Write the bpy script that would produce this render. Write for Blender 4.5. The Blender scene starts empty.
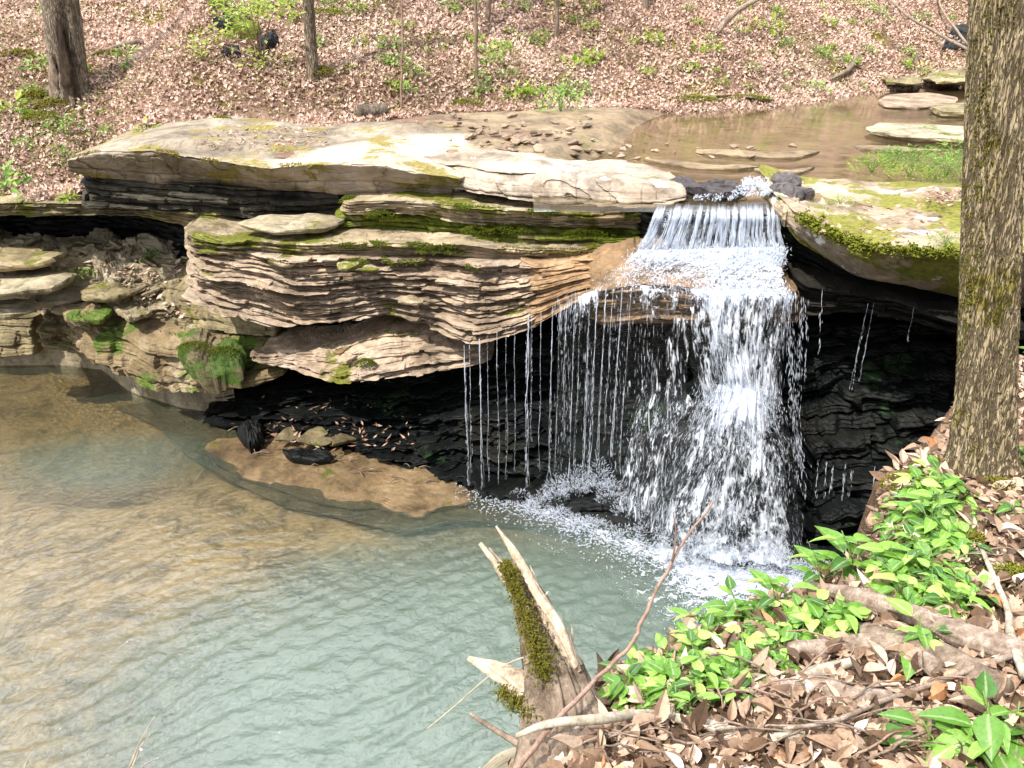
import bpy, math, random
import numpy as np

random.seed(7)
RNG = np.random.default_rng(11)
SC = bpy.context.scene
COL = SC.collection
R = math.radians

# ------------------------------------------------------------------ camera model (photo pixel -> world point)
F = 804.0
TH = R(26.7)
H = 5.1
CT, ST = math.cos(TH), math.sin(TH)


def P(px, py, Y):
    """world point seen at pixel (px,py) at forward distance Y"""
    px = np.asarray(px, float); py = np.asarray(py, float); Y = np.asarray(Y, float)
    u = (px - 512) / F; v = (384 - py) / F
    t = Y / (CT + v * ST)
    return np.stack([u * t, Y + 0 * t, H + (-ST + v * CT) * t], -1)


def PZ(px, py, z):
    """world point seen at pixel (px,py) on the level z"""
    px = np.asarray(px, float); py = np.asarray(py, float)
    u = (px - 512) / F; v = (384 - py) / F
    t = (z - H) / (-ST + v * CT)
    return np.stack([u * t, (CT + v * ST) * t, z + 0 * t], -1)


# ------------------------------------------------------------------ noise
def _hash(ix, iy, iz, seed):
    h = (ix * 73856093) ^ (iy * 19349663) ^ (iz * 83492791) ^ (seed * 40503 + 977)
    h = h & 0xFFFFFFFF
    h = ((h ^ (h >> 15)) * 1274126177) & 0xFFFFFFFF
    h = ((h ^ (h >> 13)) * 1103515245) & 0xFFFFFFFF
    h = h ^ (h >> 16)
    return h / 2147483648.0 - 1.0


def noise(x, y=0.0, z=0.0, seed=0):
    x, y, z = np.broadcast_arrays(np.asarray(x, float), np.asarray(y, float), np.asarray(z, float))
    fx, fy, fz = np.floor(x), np.floor(y), np.floor(z)
    ix, iy, iz = fx.astype(np.int64), fy.astype(np.int64), fz.astype(np.int64)
    a, b, c = x - fx, y - fy, z - fz
    a = a * a * (3 - 2 * a); b = b * b * (3 - 2 * b); c = c * c * (3 - 2 * c)
    def L(p, q, t): return p + (q - p) * t
    h = lambda i, j, k: _hash(ix + i, iy + j, iz + k, seed)
    return L(L(L(h(0, 0, 0), h(1, 0, 0), a), L(h(0, 1, 0), h(1, 1, 0), a), b),
             L(L(h(0, 0, 1), h(1, 0, 1), a), L(h(0, 1, 1), h(1, 1, 1), a), b), c)


def fbm(x, y=0.0, z=0.0, seed=0, octv=4):
    s = 0.0; a = 1.0; f = 1.0; tot = 0
    for i in range(octv):
        s = s + a * noise(np.asarray(x) * f, np.asarray(y) * f, np.asarray(z) * f, seed + i * 31)
        tot += a; a *= 0.5; f *= 2.03
    return s / tot


def sstep(a, b, x):
    t = np.clip((np.asarray(x, float) - a) / (b - a), 0, 1)
    return t * t * (3 - 2 * t)


# ------------------------------------------------------------------ object helpers
def tag(o, label=None, cat=None, group=None, kind=None):
    if label: o['label'] = label
    if cat: o['category'] = cat
    if group: o['group'] = group
    if kind: o['kind'] = kind
    return o


def mk(name, V, faces, mat, parent=None, attrs=None, smooth=False, local=False, origin=None):
    """one mesh object; V in world coordinates (or local), origin moved to its base"""
    V = np.asarray(V, float)
    if local:
        loc = np.zeros(3)
    elif parent is not None:
        loc = np.array(parent['_o'] if '_o' in parent.keys() else parent.location)
    else:
        loc = np.array(origin) if origin is not None else np.array([(V[:, 0].min() + V[:, 0].max()) / 2, (V[:, 1].min() + V[:, 1].max()) / 2, V[:, 2].min()])
    me = bpy.data.meshes.new(name)
    me.vertices.add(len(V))
    me.vertices.foreach_set('co', (V - loc).astype(np.float32).ravel())
    if not isinstance(faces, (list, tuple)): faces = [faces]
    faces = [np.asarray(f, np.int32) for f in faces if len(f)]
    idx = np.concatenate([f.ravel() for f in faces])
    cnt = np.concatenate([np.full(len(f), f.shape[1], np.int32) for f in faces])
    st = np.concatenate([[0], np.cumsum(cnt)[:-1]]).astype(np.int32)
    me.loops.add(len(idx)); me.loops.foreach_set('vertex_index', idx)
    me.polygons.add(len(cnt)); me.polygons.foreach_set('loop_start', st)
    me.polygons.foreach_set('use_smooth', np.full(len(cnt), smooth, bool))
    me.update(calc_edges=True)
    for k, a in (attrs or {}).items():
        at = me.attributes.new(k, 'FLOAT', 'POINT')
        at.data.foreach_set('value', np.asarray(a, np.float32))
    me.materials.append(mat)
    o = bpy.data.objects.new(name, me)
    COL.objects.link(o)
    if parent is not None: o.parent = parent
    if not local and parent is None: o.location = loc
    return o


def empty(name, loc):
    o = bpy.data.objects.new(name, None); COL.objects.link(o)
    o.empty_display_size = 0.1
    o.location = [float(v) for v in loc]
    return o


def copy_tree(o, parent=None):
    c = o.copy(); COL.objects.link(c)
    if parent is not None: c.parent = parent
    for ch in list(o.children): copy_tree(ch, c)
    return c


def grid_faces(nr, nc, off=0):
    r, c = np.meshgrid(np.arange(nr - 1), np.arange(nc - 1), indexing='ij')
    a = (r * nc + c).ravel() + off
    return np.stack([a, a + 1, a + nc + 1, a + nc], 1)


# ------------------------------------------------------------------ materials
class NT:
    def __init__(s, name):
        s.m = bpy.data.materials.new(name); s.m.use_nodes = True
        s.t = s.m.node_tree; s.t.nodes.clear()
        s.out = s.t.nodes.new('ShaderNodeOutputMaterial')

    def n(s, typ, ins=None, **kw):
        nd = s.t.nodes.new('ShaderNode' + typ)
        for k, v in kw.items(): setattr(nd, k, v)
        for k, v in (ins or {}).items():
            sock = nd.inputs[k]
            if isinstance(v, bpy.types.NodeSocket): s.t.links.new(v, sock)
            else: sock.default_value = v
        return nd

    def pos(s, scale=(1, 1, 1)):
        if not hasattr(s, '_p'): s._p = s.n('NewGeometry')
        return s.n('VectorMath', {0: s._p.outputs['Position'], 1: scale}, operation='MULTIPLY').outputs[0]

    def noise(s, scale, detail=6, rough=.6, stretch=(1, 1, 1), dist=0.0):
        return s.n('TexNoise', {'Vector': s.pos(stretch), 'Scale': scale, 'Detail': detail, 'Roughness': rough, 'Distortion': dist}).outputs['Fac']

    def ramp(s, fac, stops):
        r = s.n('ValToRGB', {'Fac': fac}); cr = r.color_ramp
        while len(cr.elements) < len(stops): cr.elements.new(.5)
        for e, (p, c) in zip(cr.elements, stops):
            e.position = p; e.color = (*c, 1) if len(c) == 3 else c
        return r.outputs['Color']

    def step(s, fac, a, b):
        return s.n('MapRange', {'Value': fac, 'From Min': a, 'From Max': b, 'To Min': 0.0, 'To Max': 1.0}, interpolation_type='SMOOTHSTEP').outputs[0]

    def math(s, op, a, b=0.0):
        return s.n('Math', {0: a, 1: b}, operation=op).outputs[0]

    def mix(s, f, a, b, blend='MIX'):
        nd = s.n('Mix', data_type='RGBA', blend_type=blend)
        for k, v in ((0, f), (6, a), (7, b)):
            if isinstance(v, bpy.types.NodeSocket): s.t.links.new(v, nd.inputs[k])
            else: nd.inputs[k].default_value = v if k == 0 else ((*v, 1) if len(v) == 3 else v)
        return nd.outputs[2]

    def bump(s, h, strength=.5, dist=.02, normal=None):
        i = {'Height': h, 'Strength': strength, 'Distance': dist}
        if normal is not None: i['Normal'] = normal
        return s.n('Bump', i).outputs[0]

    def fin(s, sh):
        s.t.links.new(sh, s.out.inputs['Surface']); return s.m


def rock_mat(name, c1, c2, c3, moss=.3, wet=0.0, lichen=0.0, line=1.0, mosscol=((.055, .06, .008), (.17, .17, .02)), pale=False):
    t = NT(name)
    base = t.ramp(t.noise(1.3, 8, .65), [(.30, c1), (.5, c2), (.70, c3)])
    fine = t.ramp(t.noise(14, 8, .7), [(.25, (.45, .43, .42)), (.5, (.95, .95, .95)), (.75, (1.35, 1.3, 1.2))])
    base = t.mix(.75, base, fine, 'MULTIPLY')
    base = t.mix(.8, base, t.ramp(t.noise(2.6, 6, .7, (1, 1, .45), .8), [(.38, (.42, .40, .38)), (.52, (1, 1, 1)), (.68, (1.12, 1.06, 1.0))]), 'MULTIPLY')
    st = t.noise(1.0, 7, .7, (1.1, 1.1, 26), .3)
    base = t.mix(.55 * line, base, t.ramp(st, [(.3, (.3, .27, .25)), (.5, (1, 1, 1)), (.75, (1.25, 1.2, 1.1))]), 'MULTIPLY')
    if lichen:
        lm = t.step(t.noise(3.1, 5, .6), .62 - .1 * lichen, .66 - .1 * lichen)
        base = t.mix(lm, base, (.62, .6, .55))
    if pale:   # bare stone with its sunlight painted in, paler towards the front creek end
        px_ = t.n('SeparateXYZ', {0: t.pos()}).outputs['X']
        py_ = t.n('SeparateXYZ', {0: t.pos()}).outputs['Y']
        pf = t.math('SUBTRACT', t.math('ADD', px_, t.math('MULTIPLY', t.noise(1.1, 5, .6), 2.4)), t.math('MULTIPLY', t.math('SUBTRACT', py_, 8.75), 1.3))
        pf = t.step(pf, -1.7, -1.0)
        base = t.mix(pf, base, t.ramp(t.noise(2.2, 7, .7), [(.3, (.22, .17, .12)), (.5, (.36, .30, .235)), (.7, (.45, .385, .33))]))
    rough = .85 - .6 * wet
    if moss:
        nz = t.n('SeparateXYZ', {0: t._p.outputs['Normal']}).outputs['Z']
        mm = t.math('ADD', t.math('MULTIPLY', t.noise(1.7, 4, .55), .8), t.math('MULTIPLY', t.noise(13, 5, .7), .25))
        mm = t.math('ADD', mm, t.math('MULTIPLY', nz, .02))
        th = .74 - .42 * moss
        mm = t.step(mm, th, th + .06)
        mc = t.ramp(t.noise(22, 4, .7), [(.3, mosscol[0]), (.7, mosscol[1])])
        base = t.mix(mm, base, mc)
    h = t.math('ADD', t.noise(9, 10, .7), t.math('MULTIPLY', st, .8))
    b = t.bump(h, .7, .035)
    pr = t.n('BsdfPrincipled', {'Base Color': base, 'Roughness': rough, 'Normal': b, 'Specular IOR Level': .30 - .12 * wet})
    return t.fin(pr.outputs[0])


def bark_mat(name, c1, c2, c3, moss=.0, sc=1.0, plates=False):
    t = NT(name)
    base = t.ramp(t.noise(9 * sc, 8, .7, (1, 1, .25)), [(.3, c1), (.5, c2), (.72, c3)])
    fine = t.ramp(t.noise(60 * sc, 5, .7, (1, 1, .3)), [(.3, (.55, .53, .5)), (.7, (1.2, 1.2, 1.15))])
    base = t.mix(.7, base, fine, 'MULTIPLY')
    if moss:
        mm = t.math('ADD', t.math('MULTIPLY', t.noise(3.5, 4, .6), .75), t.math('MULTIPLY', t.noise(30, 4, .7), .3))
        th = .75 - .42 * moss
        base = t.mix(t.step(mm, th, th + .1), base, t.ramp(t.noise(45, 3), [(.3, (.07, .062, .01)), (.7, (.2, .17, .03))]))
    b = t.bump(t.noise(40 * sc, 8, .7, (1, 1, .3)), .6, .012)
    if plates:
        rn = t.math('ABSOLUTE', t.math('SUBTRACT', t.noise(62, 4, .55, (1, 1, .10), .8), .5))
        rd = t.step(rn, .0, .085)
        base = t.mix(1.0, base, t.ramp(rd, [(0, (.60, .57, .52)), (.4, (.90, .88, .85)), (1, (1.12, 1.10, 1.06))]), 'MULTIPLY')
        b = t.bump(rd, 1.0, .02, b)
    pr = t.n('BsdfPrincipled', {'Base Color': base, 'Roughness': .9, 'Normal': b, 'Specular IOR Level': .2})
    return t.fin(pr.outputs[0])


def leaf_mat(name, stops, trans=.35, rough=.55, spec=.3):
    t = NT(name)
    a = t.n('Attribute', attribute_name='tint').outputs['Fac']
    c = t.ramp(a, stops)
    rb = t.n('Attribute', attribute_name='rib').outputs['Fac']
    c = t.mix(t.math('MULTIPLY', t.step(rb, .80, .97), .35), c, (.62, .66, .42))
    c = t.mix(.75, c, t.ramp(t.noise(75, 6, .75), [(.32, (.55, .52, .50)), (.5, (1, 1, 1)), (.68, (1.2, 1.18, 1.1))]), 'MULTIPLY')
    pr = t.n('BsdfPrincipled', {'Base Color': c, 'Roughness': rough, 'Specular IOR Level': spec, 'Normal': t.bump(t.noise(90, 4, .6), .5, .004)})
    tr = t.n('BsdfTranslucent', {'Color': c})
    return t.fin(t.n('MixShader', {0: trans, 1: pr.outputs[0], 2: tr.outputs[0]}).outputs[0])


def plain_mat(name, c, rough=.8, var=.4, sc=20, spec=.3):
    t = NT(name)
    k = t.mix(var, c, t.ramp(t.noise(sc, 6, .7), [(.25, (.35, .35, .35)), (.75, (1.5, 1.5, 1.5))]), 'MULTIPLY')
    pr = t.n('BsdfPrincipled', {'Base Color': k, 'Roughness': rough, 'Normal': t.bump(t.noise(sc * 2, 6, .7), .5, .01), 'Specular IOR Level': spec})
    return t.fin(pr.outputs[0])


M = {}
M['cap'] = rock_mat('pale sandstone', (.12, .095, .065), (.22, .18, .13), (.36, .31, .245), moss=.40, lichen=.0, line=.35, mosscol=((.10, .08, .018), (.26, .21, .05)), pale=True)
M['pale'] = rock_mat('bare pale sandstone', (.22, .17, .12), (.36, .30, .235), (.45, .385, .33), moss=.16, lichen=.2, line=.5)
M['tan'] = rock_mat('tan layered rock', (.20, .145, .095), (.38, .295, .215), (.56, .46, .36), moss=.30, line=1.1)
M['tanmoss'] = rock_mat('mossy layered rock', (.20, .16, .10), (.38, .31, .205), (.55, .46, .35), moss=.46, line=.9)
M['olive'] = rock_mat('olive brown rock', (.11, .09, .05), (.24, .20, .11), (.38, .30, .19), moss=.34, line=.6)
M['lobe'] = rock_mat('ochre mossy boulder rock', (.10, .072, .036), (.22, .165, .09), (.38, .31, .22), moss=.48, line=.5, lichen=0, mosscol=((.03, .06, .008), (.11, .16, .02)))
M['greenwet'] = rock_mat('damp rock under deep green moss', (.07, .06, .03), (.16, .13, .07), (.26, .21, .13), moss=.52, line=.4, wet=.3, mosscol=((.02, .045, .008), (.075, .125, .015)))
M['green'] = rock_mat('moss covered rock', (.12, .11, .05), (.24, .2, .1), (.34, .28, .17), moss=.85, line=.4, mosscol=((.05, .07, .006), (.17, .20, .018)))
M['moss_rim'] = rock_mat('yellow moss covered rock', (.17, .12, .07), (.28, .215, .15), (.40, .33, .265), moss=.52, line=.3, lichen=.3, mosscol=((.075, .075, .01), (.21, .20, .028)))
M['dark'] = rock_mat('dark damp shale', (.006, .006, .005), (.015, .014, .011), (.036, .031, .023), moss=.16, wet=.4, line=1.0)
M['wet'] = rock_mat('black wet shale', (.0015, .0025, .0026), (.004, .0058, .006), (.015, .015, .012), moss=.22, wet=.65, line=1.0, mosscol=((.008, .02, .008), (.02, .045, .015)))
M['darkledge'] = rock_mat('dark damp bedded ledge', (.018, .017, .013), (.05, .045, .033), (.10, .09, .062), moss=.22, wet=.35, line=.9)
M['fallrock'] = rock_mat('wet orange brown rock', (.10, .065, .035), (.27, .175, .095), (.40, .28, .17), moss=.10, wet=.6, line=.5)
M['orange'] = rock_mat('orange tan wet layered rock', (.17, .10, .05), (.38, .25, .14), (.54, .41, .29), moss=.16, wet=.35, line=.9)
M['purple'] = rock_mat('wet violet grey rock', (.02, .017, .018), (.05, .043, .045), (.12, .10, .10), moss=.0, wet=.6, line=.3)
M['shelf'] = rock_mat('wet tan shelf rock', (.085, .058, .030), (.165, .115, .06), (.25, .18, .105), moss=.18, wet=.5, line=.9, mosscol=((.05, .06, .01), (.1, .1, .02)))
M['rubble'] = rock_mat('greenish grey flat stone', (.15, .125, .075), (.33, .285, .19), (.54, .47, .35), moss=.22, line=.5)
M['gravel'] = rock_mat('brown stream stone', (.14, .10, .07), (.26, .19, .13), (.40, .31, .23), moss=.02, wet=.2, line=.2)


def ground_mat(name, c1, c2, c3, moss=.25):
    t = NT(name)
    base = t.ramp(t.noise(3.5, 8, .7), [(.3, c1), (.5, c2), (.7, c3)])
    base = t.mix(.8, base, t.ramp(t.noise(35, 6, .75), [(.3, (.35, .33, .32)), (.7, (1.4, 1.35, 1.3))]), 'MULTIPLY')
    mm = t.step(t.noise(.9, 4, .6), .70 - .4 * moss, .78 - .4 * moss)
    base = t.mix(mm, base, t.ramp(t.noise(20, 4), [(.3, (.06, .06, .01)), (.7, (.20, .18, .03))]))
    pr = t.n('BsdfPrincipled', {'Base Color': base, 'Roughness': .95, 'Normal': t.bump(t.noise(25, 8, .75), .9, .05), 'Specular IOR Level': .1})
    return t.fin(pr.outputs[0])


M['hill'] = ground_mat('hillside soil', (.13, .085, .055), (.23, .155, .11), (.33, .23, .18), moss=.38)
M['bank'] = ground_mat('bank soil', (.07, .045, .028), (.14, .092, .06), (.23, .16, .11), moss=.14)
M['streambed'] = rock_mat('stream bed rock', (.13, .092, .052), (.22, .16, .09), (.33, .255, .16), moss=.18, wet=.6, line=.8)
M['poolbed'] = rock_mat('pool bed sand', (.36, .225, .10), (.47, .305, .145), (.55, .375, .195), moss=.0, wet=.1, line=.0)
M['bark'] = bark_mat('furrowed mossy bark', (.19, .15, .095), (.30, .245, .16), (.41, .35, .25), moss=.40, sc=3, plates=True)
M['greybark'] = bark_mat('grey bark', (.13, .10, .075), (.255, .21, .165), (.40, .345, .28), moss=.1, plates=True)
M['deadbark'] = bark_mat('rotten brown bark', (.06, .042, .03), (.18, .135, .10), (.36, .29, .225), moss=.16, sc=2.5)
M['rotten'] = bark_mat('rotten wood with hollow shade', (.012, .008, .006), (.04, .026, .018), (.11, .075, .05), moss=0)
M['branch'] = bark_mat('weathered branch bark', (.11, .075, .055), (.25, .19, .15), (.46, .39, .335), moss=.08, sc=3.5)
M['lichbranch'] = bark_mat('lichen covered bark', (.17, .14, .10), (.36, .32, .25), (.58, .55, .47), moss=.14, sc=2)
M['wood'] = bark_mat('bare splintered wood', (.22, .16, .105), (.48, .385, .285), (.68, .58, .47), moss=0, sc=4)
M['twig'] = bark_mat('brown twig bark', (.15, .09, .065), (.28, .185, .145), (.38, .28, .23), moss=0, sc=3)
M['mosstuft'] = plain_mat('moss cushion', (.145, .135, .022), .95, .7, 60, .05)
M['mossgreen'] = plain_mat('green moss', (.085, .105, .012), .95, .7, 50, .05)
M['mossyel'] = plain_mat('yellow brown moss', (.20, .155, .03), .95, .7, 50, .05)
M['mossbright'] = plain_mat('bright moss cushion', (.155, .17, .022), .95, .7, 60, .05)
M['litter'] = leaf_mat('dry leaf', [(0, (.17, .10, .065)), (.25, (.40, .26, .185)), (.5, (.58, .415, .335)), (.75, (.64, .49, .41)), (1, (.70, .58, .50))], .15, .7)
M['litternear'] = leaf_mat('brown dead leaf', [(0, (.07, .042, .025)), (.3, (.21, .135, .085)), (.6, (.42, .295, .21)), (.82, (.58, .45, .35)), (.90, (.40, .17, .06)), (.94, (.56, .45, .36)), (1, (.60, .51, .43))], .15, .55)
M['green_leaf'] = leaf_mat('fresh green leaf', [(0, (.05, .15, .02)), (.35, (.14, .31, .04)), (.7, (.25, .46, .07)), (1, (.40, .58, .14))], .42, .38, .4)
M['lime_leaf'] = leaf_mat('lime spring leaf', [(0, (.16, .27, .03)), (.5, (.30, .42, .05)), (1, (.46, .52, .12))], .5, .5)
M['fern'] = leaf_mat('small green leaf', [(0, (.08, .19, .03)), (.5, (.20, .37, .06)), (1, (.36, .50, .10))], .4, .5)
M['groundcover'] = leaf_mat('olive ground cover', [(0, (.09, .10, .02)), (.5, (.20, .24, .045)), (1, (.34, .40, .10))], .3, .6)
M['stalk'] = plain_mat('green stalk', (.13, .20, .05), .6, .3)


def water_mat(name, murkcol, tint, bump=(.3, .01), scale=14, rough=.03, stretch=(1, 1, 1)):
    t = NT(name)
    a = t.n('Attribute', attribute_name='murk').outputs['Fac']
    nb = t.bump(t.noise(scale, 5, .6, stretch), bump[0], bump[1])
    mc = t.mix(.35, murkcol, t.ramp(t.noise(1.2, 4), [(.3, (.7, .75, .75)), (.7, (1.25, 1.2, 1.15))]), 'MULTIPLY')
    tr = t.n('BsdfTransparent', {'Color': (*tint, 1)})
    df = t.n('BsdfDiffuse', {'Color': mc})
    b = t.n('MixShader', {0: a, 1: tr.outputs[0], 2: df.outputs[0]})
    gl = t.n('BsdfGlossy', {'Color': (1, 1, 1, 1), 'Roughness': rough, 'Normal': nb})
    fr = t.n('Fresnel', {'IOR': 1.62, 'Normal': nb})
    return t.fin(t.n('MixShader', {0: fr.outputs[0], 1: b.outputs[0], 2: gl.outputs[0]}).outputs[0])


M['pool'] = water_mat('murky pool water', (.082, .112, .088), (.88, .91, .82), (.75, .03), 17)
M['stream'] = water_mat('clear stream water', (.36, .27, .13), (.95, .92, .84), (.25, .01), 9, .04, (1, .35, 1))


def white_water(name, alpha=1.0, c=(.82, .88, .985)):
    t = NT(name)
    pr = t.n('BsdfPrincipled', {'Base Color': (*c, 1), 'Roughness': .18, 'Specular IOR Level': .6, 'IOR': 1.33})
    tr = t.n('BsdfTranslucent', {'Color': (*c, 1)})
    m = t.n('MixShader', {0: .45, 1: pr.outputs[0], 2: tr.outputs[0]})
    if alpha < 1:
        tp = t.n('BsdfTransparent', {'Color': (.95, .97, 1, 1)})
        m = t.n('MixShader', {0: alpha, 1: tp.outputs[0], 2: m.outputs[0]})
    return t.fin(m.outputs[0])


def sheet_water(name, stretch, lo, hi):
    """thin falling film: stringy white water with clear gaps"""
    t = NT(name)
    n1 = t.noise(1.0, 6, .7, stretch, .6)
    a = t.step(n1, lo, hi)
    pr = t.n('BsdfPrincipled', {'Base Color': (.78, .85, .95, 1), 'Roughness': .2, 'Normal': t.bump(n1, .8, .03)})
    tl = t.n('BsdfTranslucent', {'Color': (.8, .87, .95, 1)})
    w = t.n('MixShader', {0: .4, 1: pr.outputs[0], 2: tl.outputs[0]})
    gl = t.n('BsdfGlossy', {'Color': (1, 1, 1, 1), 'Roughness': .08, 'Normal': t.bump(n1, .9, .03)})
    tp = t.n('BsdfTransparent', {'Color': (.93, .96, .98, 1)})
    film = t.n('MixShader', {0: .10, 1: tp.outputs[0], 2: gl.outputs[0]})
    return t.fin(t.n('MixShader', {0: a, 1: film.outputs[0], 2: w.outputs[0]}).outputs[0])


def flow_water(name, A, B, lo, hi, seed):
    t = NT(name)
    us = t.n('Attribute', attribute_name='us').outputs['Fac']; vt = t.n('Attribute', attribute_name='vt').outputs['Fac']; de = t.n('Attribute', attribute_name='dens').outputs['Fac']
    def nz(a, b, d, off, dist):
        v = t.n('CombineXYZ', {0: t.math('MULTIPLY', us, a), 1: t.math('MULTIPLY', vt, b), 2: off}).outputs[0]
        return t.n('TexNoise', {'Vector': v, 'Scale': 1.0, 'Detail': d, 'Roughness': .62, 'Distortion': dist}).outputs['Fac']
    n1 = nz(A, B, 4, seed, .9); n2 = nz(A * .30, B * .55, 3, seed + 7, 1.1)
    f = t.math('ADD', t.math('MULTIPLY', n1, .62), t.math('MULTIPLY', n2, .38))
    f = t.math('ADD', f, t.math('MULTIPLY', t.math('SUBTRACT', de, .5), .34))
    a = t.step(f, lo, hi)
    nb = t.bump(n1, .9, .03)
    pr = t.n('BsdfPrincipled', {'Base Color': (.88, .92, .99, 1), 'Roughness': .25, 'Normal': nb, 'Specular IOR Level': .6})
    tl = t.n('BsdfTranslucent', {'Color': (.86, .91, .99, 1), 'Normal': nb})
    w_ = t.n('MixShader', {0: .4, 1: pr.outputs[0], 2: tl.outputs[0]})
    gl = t.n('BsdfGlossy', {'Color': (1, 1, 1, 1), 'Roughness': .1, 'Normal': nb})
    tp = t.n('BsdfTransparent', {'Color': (.995, .997, 1, 1)})
    film = t.n('MixShader', {0: .015, 1: tp.outputs[0], 2: gl.outputs[0]})
    return t.fin(t.n('MixShader', {0: a, 1: film.outputs[0], 2: w_.outputs[0]}).outputs[0])


M['white'] = white_water('white falling water', .58, (.88, .925, .99))
M['sheet'] = sheet_water('falling water film', (24, 24, 5.0), .50, .70)
M['curtain'] = sheet_water('water curtain', (30, 30, 1.0), .49, .74)

# ------------------------------------------------------------------ camera, sky, sun
cam = bpy.data.cameras.new('camera'); co = bpy.data.objects.new('camera', cam); COL.objects.link(co)
co.location = (0, 0, H); co.rotation_euler = (R(90) - TH, 0, 0)
cam.sensor_width = 36; cam.lens = 36 * F / 1024; cam.clip_start = .05; cam.clip_end = 500
SC.camera = co
SUN_EL, SUN_AZ = R(54), R(224)      # azimuth clockwise from +Y: behind the camera, a little to its left
sv = np.array([math.sin(SUN_AZ) * math.cos(SUN_EL), math.cos(SUN_AZ) * math.cos(SUN_EL), math.sin(SUN_EL)])
w = bpy.data.worlds.new('World'); SC.world = w; w.use_nodes = True
wn = w.node_tree; bg = wn.nodes['Background']
sk = wn.nodes.new('ShaderNodeTexSky'); sk.sky_type = 'NISHITA'; sk.sun_disc = False
sk.sun_elevation = SUN_EL; sk.sun_rotation = SUN_AZ; sk.dust_density = 3.0; sk.air_density = 1.0
tc = wn.nodes.new('ShaderNodeTexCoord'); cn = wn.nodes.new('ShaderNodeTexNoise')
cn.inputs['Scale'].default_value = 2.2; cn.inputs['Detail'].default_value = 7; cn.inputs['Roughness'].default_value = .6
wn.links.new(tc.outputs['Generated'], cn.inputs['Vector'])
cr = wn.nodes.new('ShaderNodeMapRange'); cr.inputs['From Min'].default_value = .44; cr.inputs['From Max'].default_value = .60; cr.interpolation_type = 'SMOOTHSTEP'
wn.links.new(cn.outputs['Fac'], cr.inputs['Value'])
cm = wn.nodes.new('ShaderNodeMix'); cm.data_type = 'RGBA'; cm.inputs[7].default_value = (12, 12.3, 13.0, 1)
wn.links.new(cr.outputs[0], cm.inputs[0]); wn.links.new(sk.outputs[0], cm.inputs[6])
# unseen bright sky patch added ahead, for ripple highlights and light on tops
dp = wn.nodes.new('ShaderNodeVectorMath'); dp.operation = 'DOT_PRODUCT'; dp.inputs[1].default_value = (-.14, .47, .87)
wn.links.new(tc.outputs['Generated'], dp.inputs[0])
m1 = wn.nodes.new('ShaderNodeMapRange'); m1.inputs['From Min'].default_value = .84; m1.inputs['From Max'].default_value = .93; m1.interpolation_type = 'SMOOTHSTEP'
wn.links.new(dp.outputs['Value'], m1.inputs['Value'])
m2 = wn.nodes.new('ShaderNodeMapRange'); m2.inputs['From Min'].default_value = .34; m2.inputs['From Max'].default_value = .56; m2.interpolation_type = 'SMOOTHSTEP'
wn.links.new(cn.outputs['Fac'], m2.inputs['Value'])
m3 = wn.nodes.new('ShaderNodeMath'); m3.operation = 'MULTIPLY'; wn.links.new(m1.outputs[0], m3.inputs[0]); wn.links.new(m2.outputs[0], m3.inputs[1])
cb = wn.nodes.new('ShaderNodeMix'); cb.data_type = 'RGBA'; cb.inputs[7].default_value = (62, 62.5, 66, 1)
wn.links.new(m3.outputs[0], cb.inputs[0]); wn.links.new(cm.outputs[2], cb.inputs[6])
wn.links.new(cb.outputs[2], bg.inputs[0]); bg.inputs[1].default_value = .10
sl = bpy.data.lights.new('sun', 'SUN'); sl.energy = 4.2; sl.angle = R(.6); sl.color = (1, .95, .87)
so = bpy.data.objects.new('sun', sl); COL.objects.link(so)
import mathutils
so.rotation_euler = mathutils.Vector([-float(v) for v in sv]).to_track_quat('-Z', 'Y').to_euler()
so.location = (0, 0, 30)
SC.view_settings.view_transform = 'Standard'; SC.view_settings.look = 'None'
SC.view_settings.exposure = .87; SC.view_settings.gamma = 1
SC.render.engine = 'CYCLES'
SC.cycles.max_bounces = 8; SC.cycles.transparent_max_bounces = 32
SC.cycles.diffuse_bounces = 4; SC.cycles.glossy_bounces = 3
SC.cycles.caustics_reflective = False; SC.cycles.caustics_refractive = False
SC.cycles.use_denoising = True
SC.cycles.sample_clamp_indirect = 6

# ------------------------------------------------------------------ terrain above the cliff: plateau, stream bed, wooded slope
_toe = np.array([(*PZ(px, py, z), ) for px, py, z in [(-500, 232, 2.6), (-100, 214, 2.6), (0, 207, 2.6), (60, 200, 2.64), (92, 182, 2.9), (120, 160, 3.2), (160, 142, 3.33), (330, 124, 3.37),
                 (450, 113, 3.36), (600, 107, 3.36), (780, 101, 3.3), (850, 90, 3.3), (960, 78, 3.3), (1100, 70, 3.3), (1500, 62, 3.3)]])


def toe(x): return np.interp(x, _toe[:, 0], _toe[:, 1]), np.interp(x, _toe[:, 0], _toe[:, 2])


def streamleft(y): return np.interp(y, [7.4, 8.5, 9.5, 10.5, 12, 13.5, 20], [1.05, .35, .75, 1.25, 1.7, 2.4, 6.0])


def terrain_z(x, y):
    x = np.asarray(x, float); y = np.asarray(y, float)
    ty, tz = toe(x)
    d = y - ty
    sl = np.interp(x, [-10, -4, 2, 8], [.40, .44, .50, .50])
    up = np.where(d > 0, sl * d * sstep(-.2, 1.0, d), 0)
    up = np.minimum(up, 12 + .05 * d)
    z = tz + up + sstep(0, 1.2, d) * .22 * fbm(x * .55, y * .55, 0, 3, 4) + .03 * fbm(x * 2.2, y * 2.2, 0, 9, 3)
    s = sstep(-.35, .5, x - streamleft(y)) * (1 - sstep(-.5, .3, d))
    s = s * (1 - sstep(5.2, 6.4, x) * (1 - sstep(9.5, 11.5, y)))
    return z - .26 * s


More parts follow.
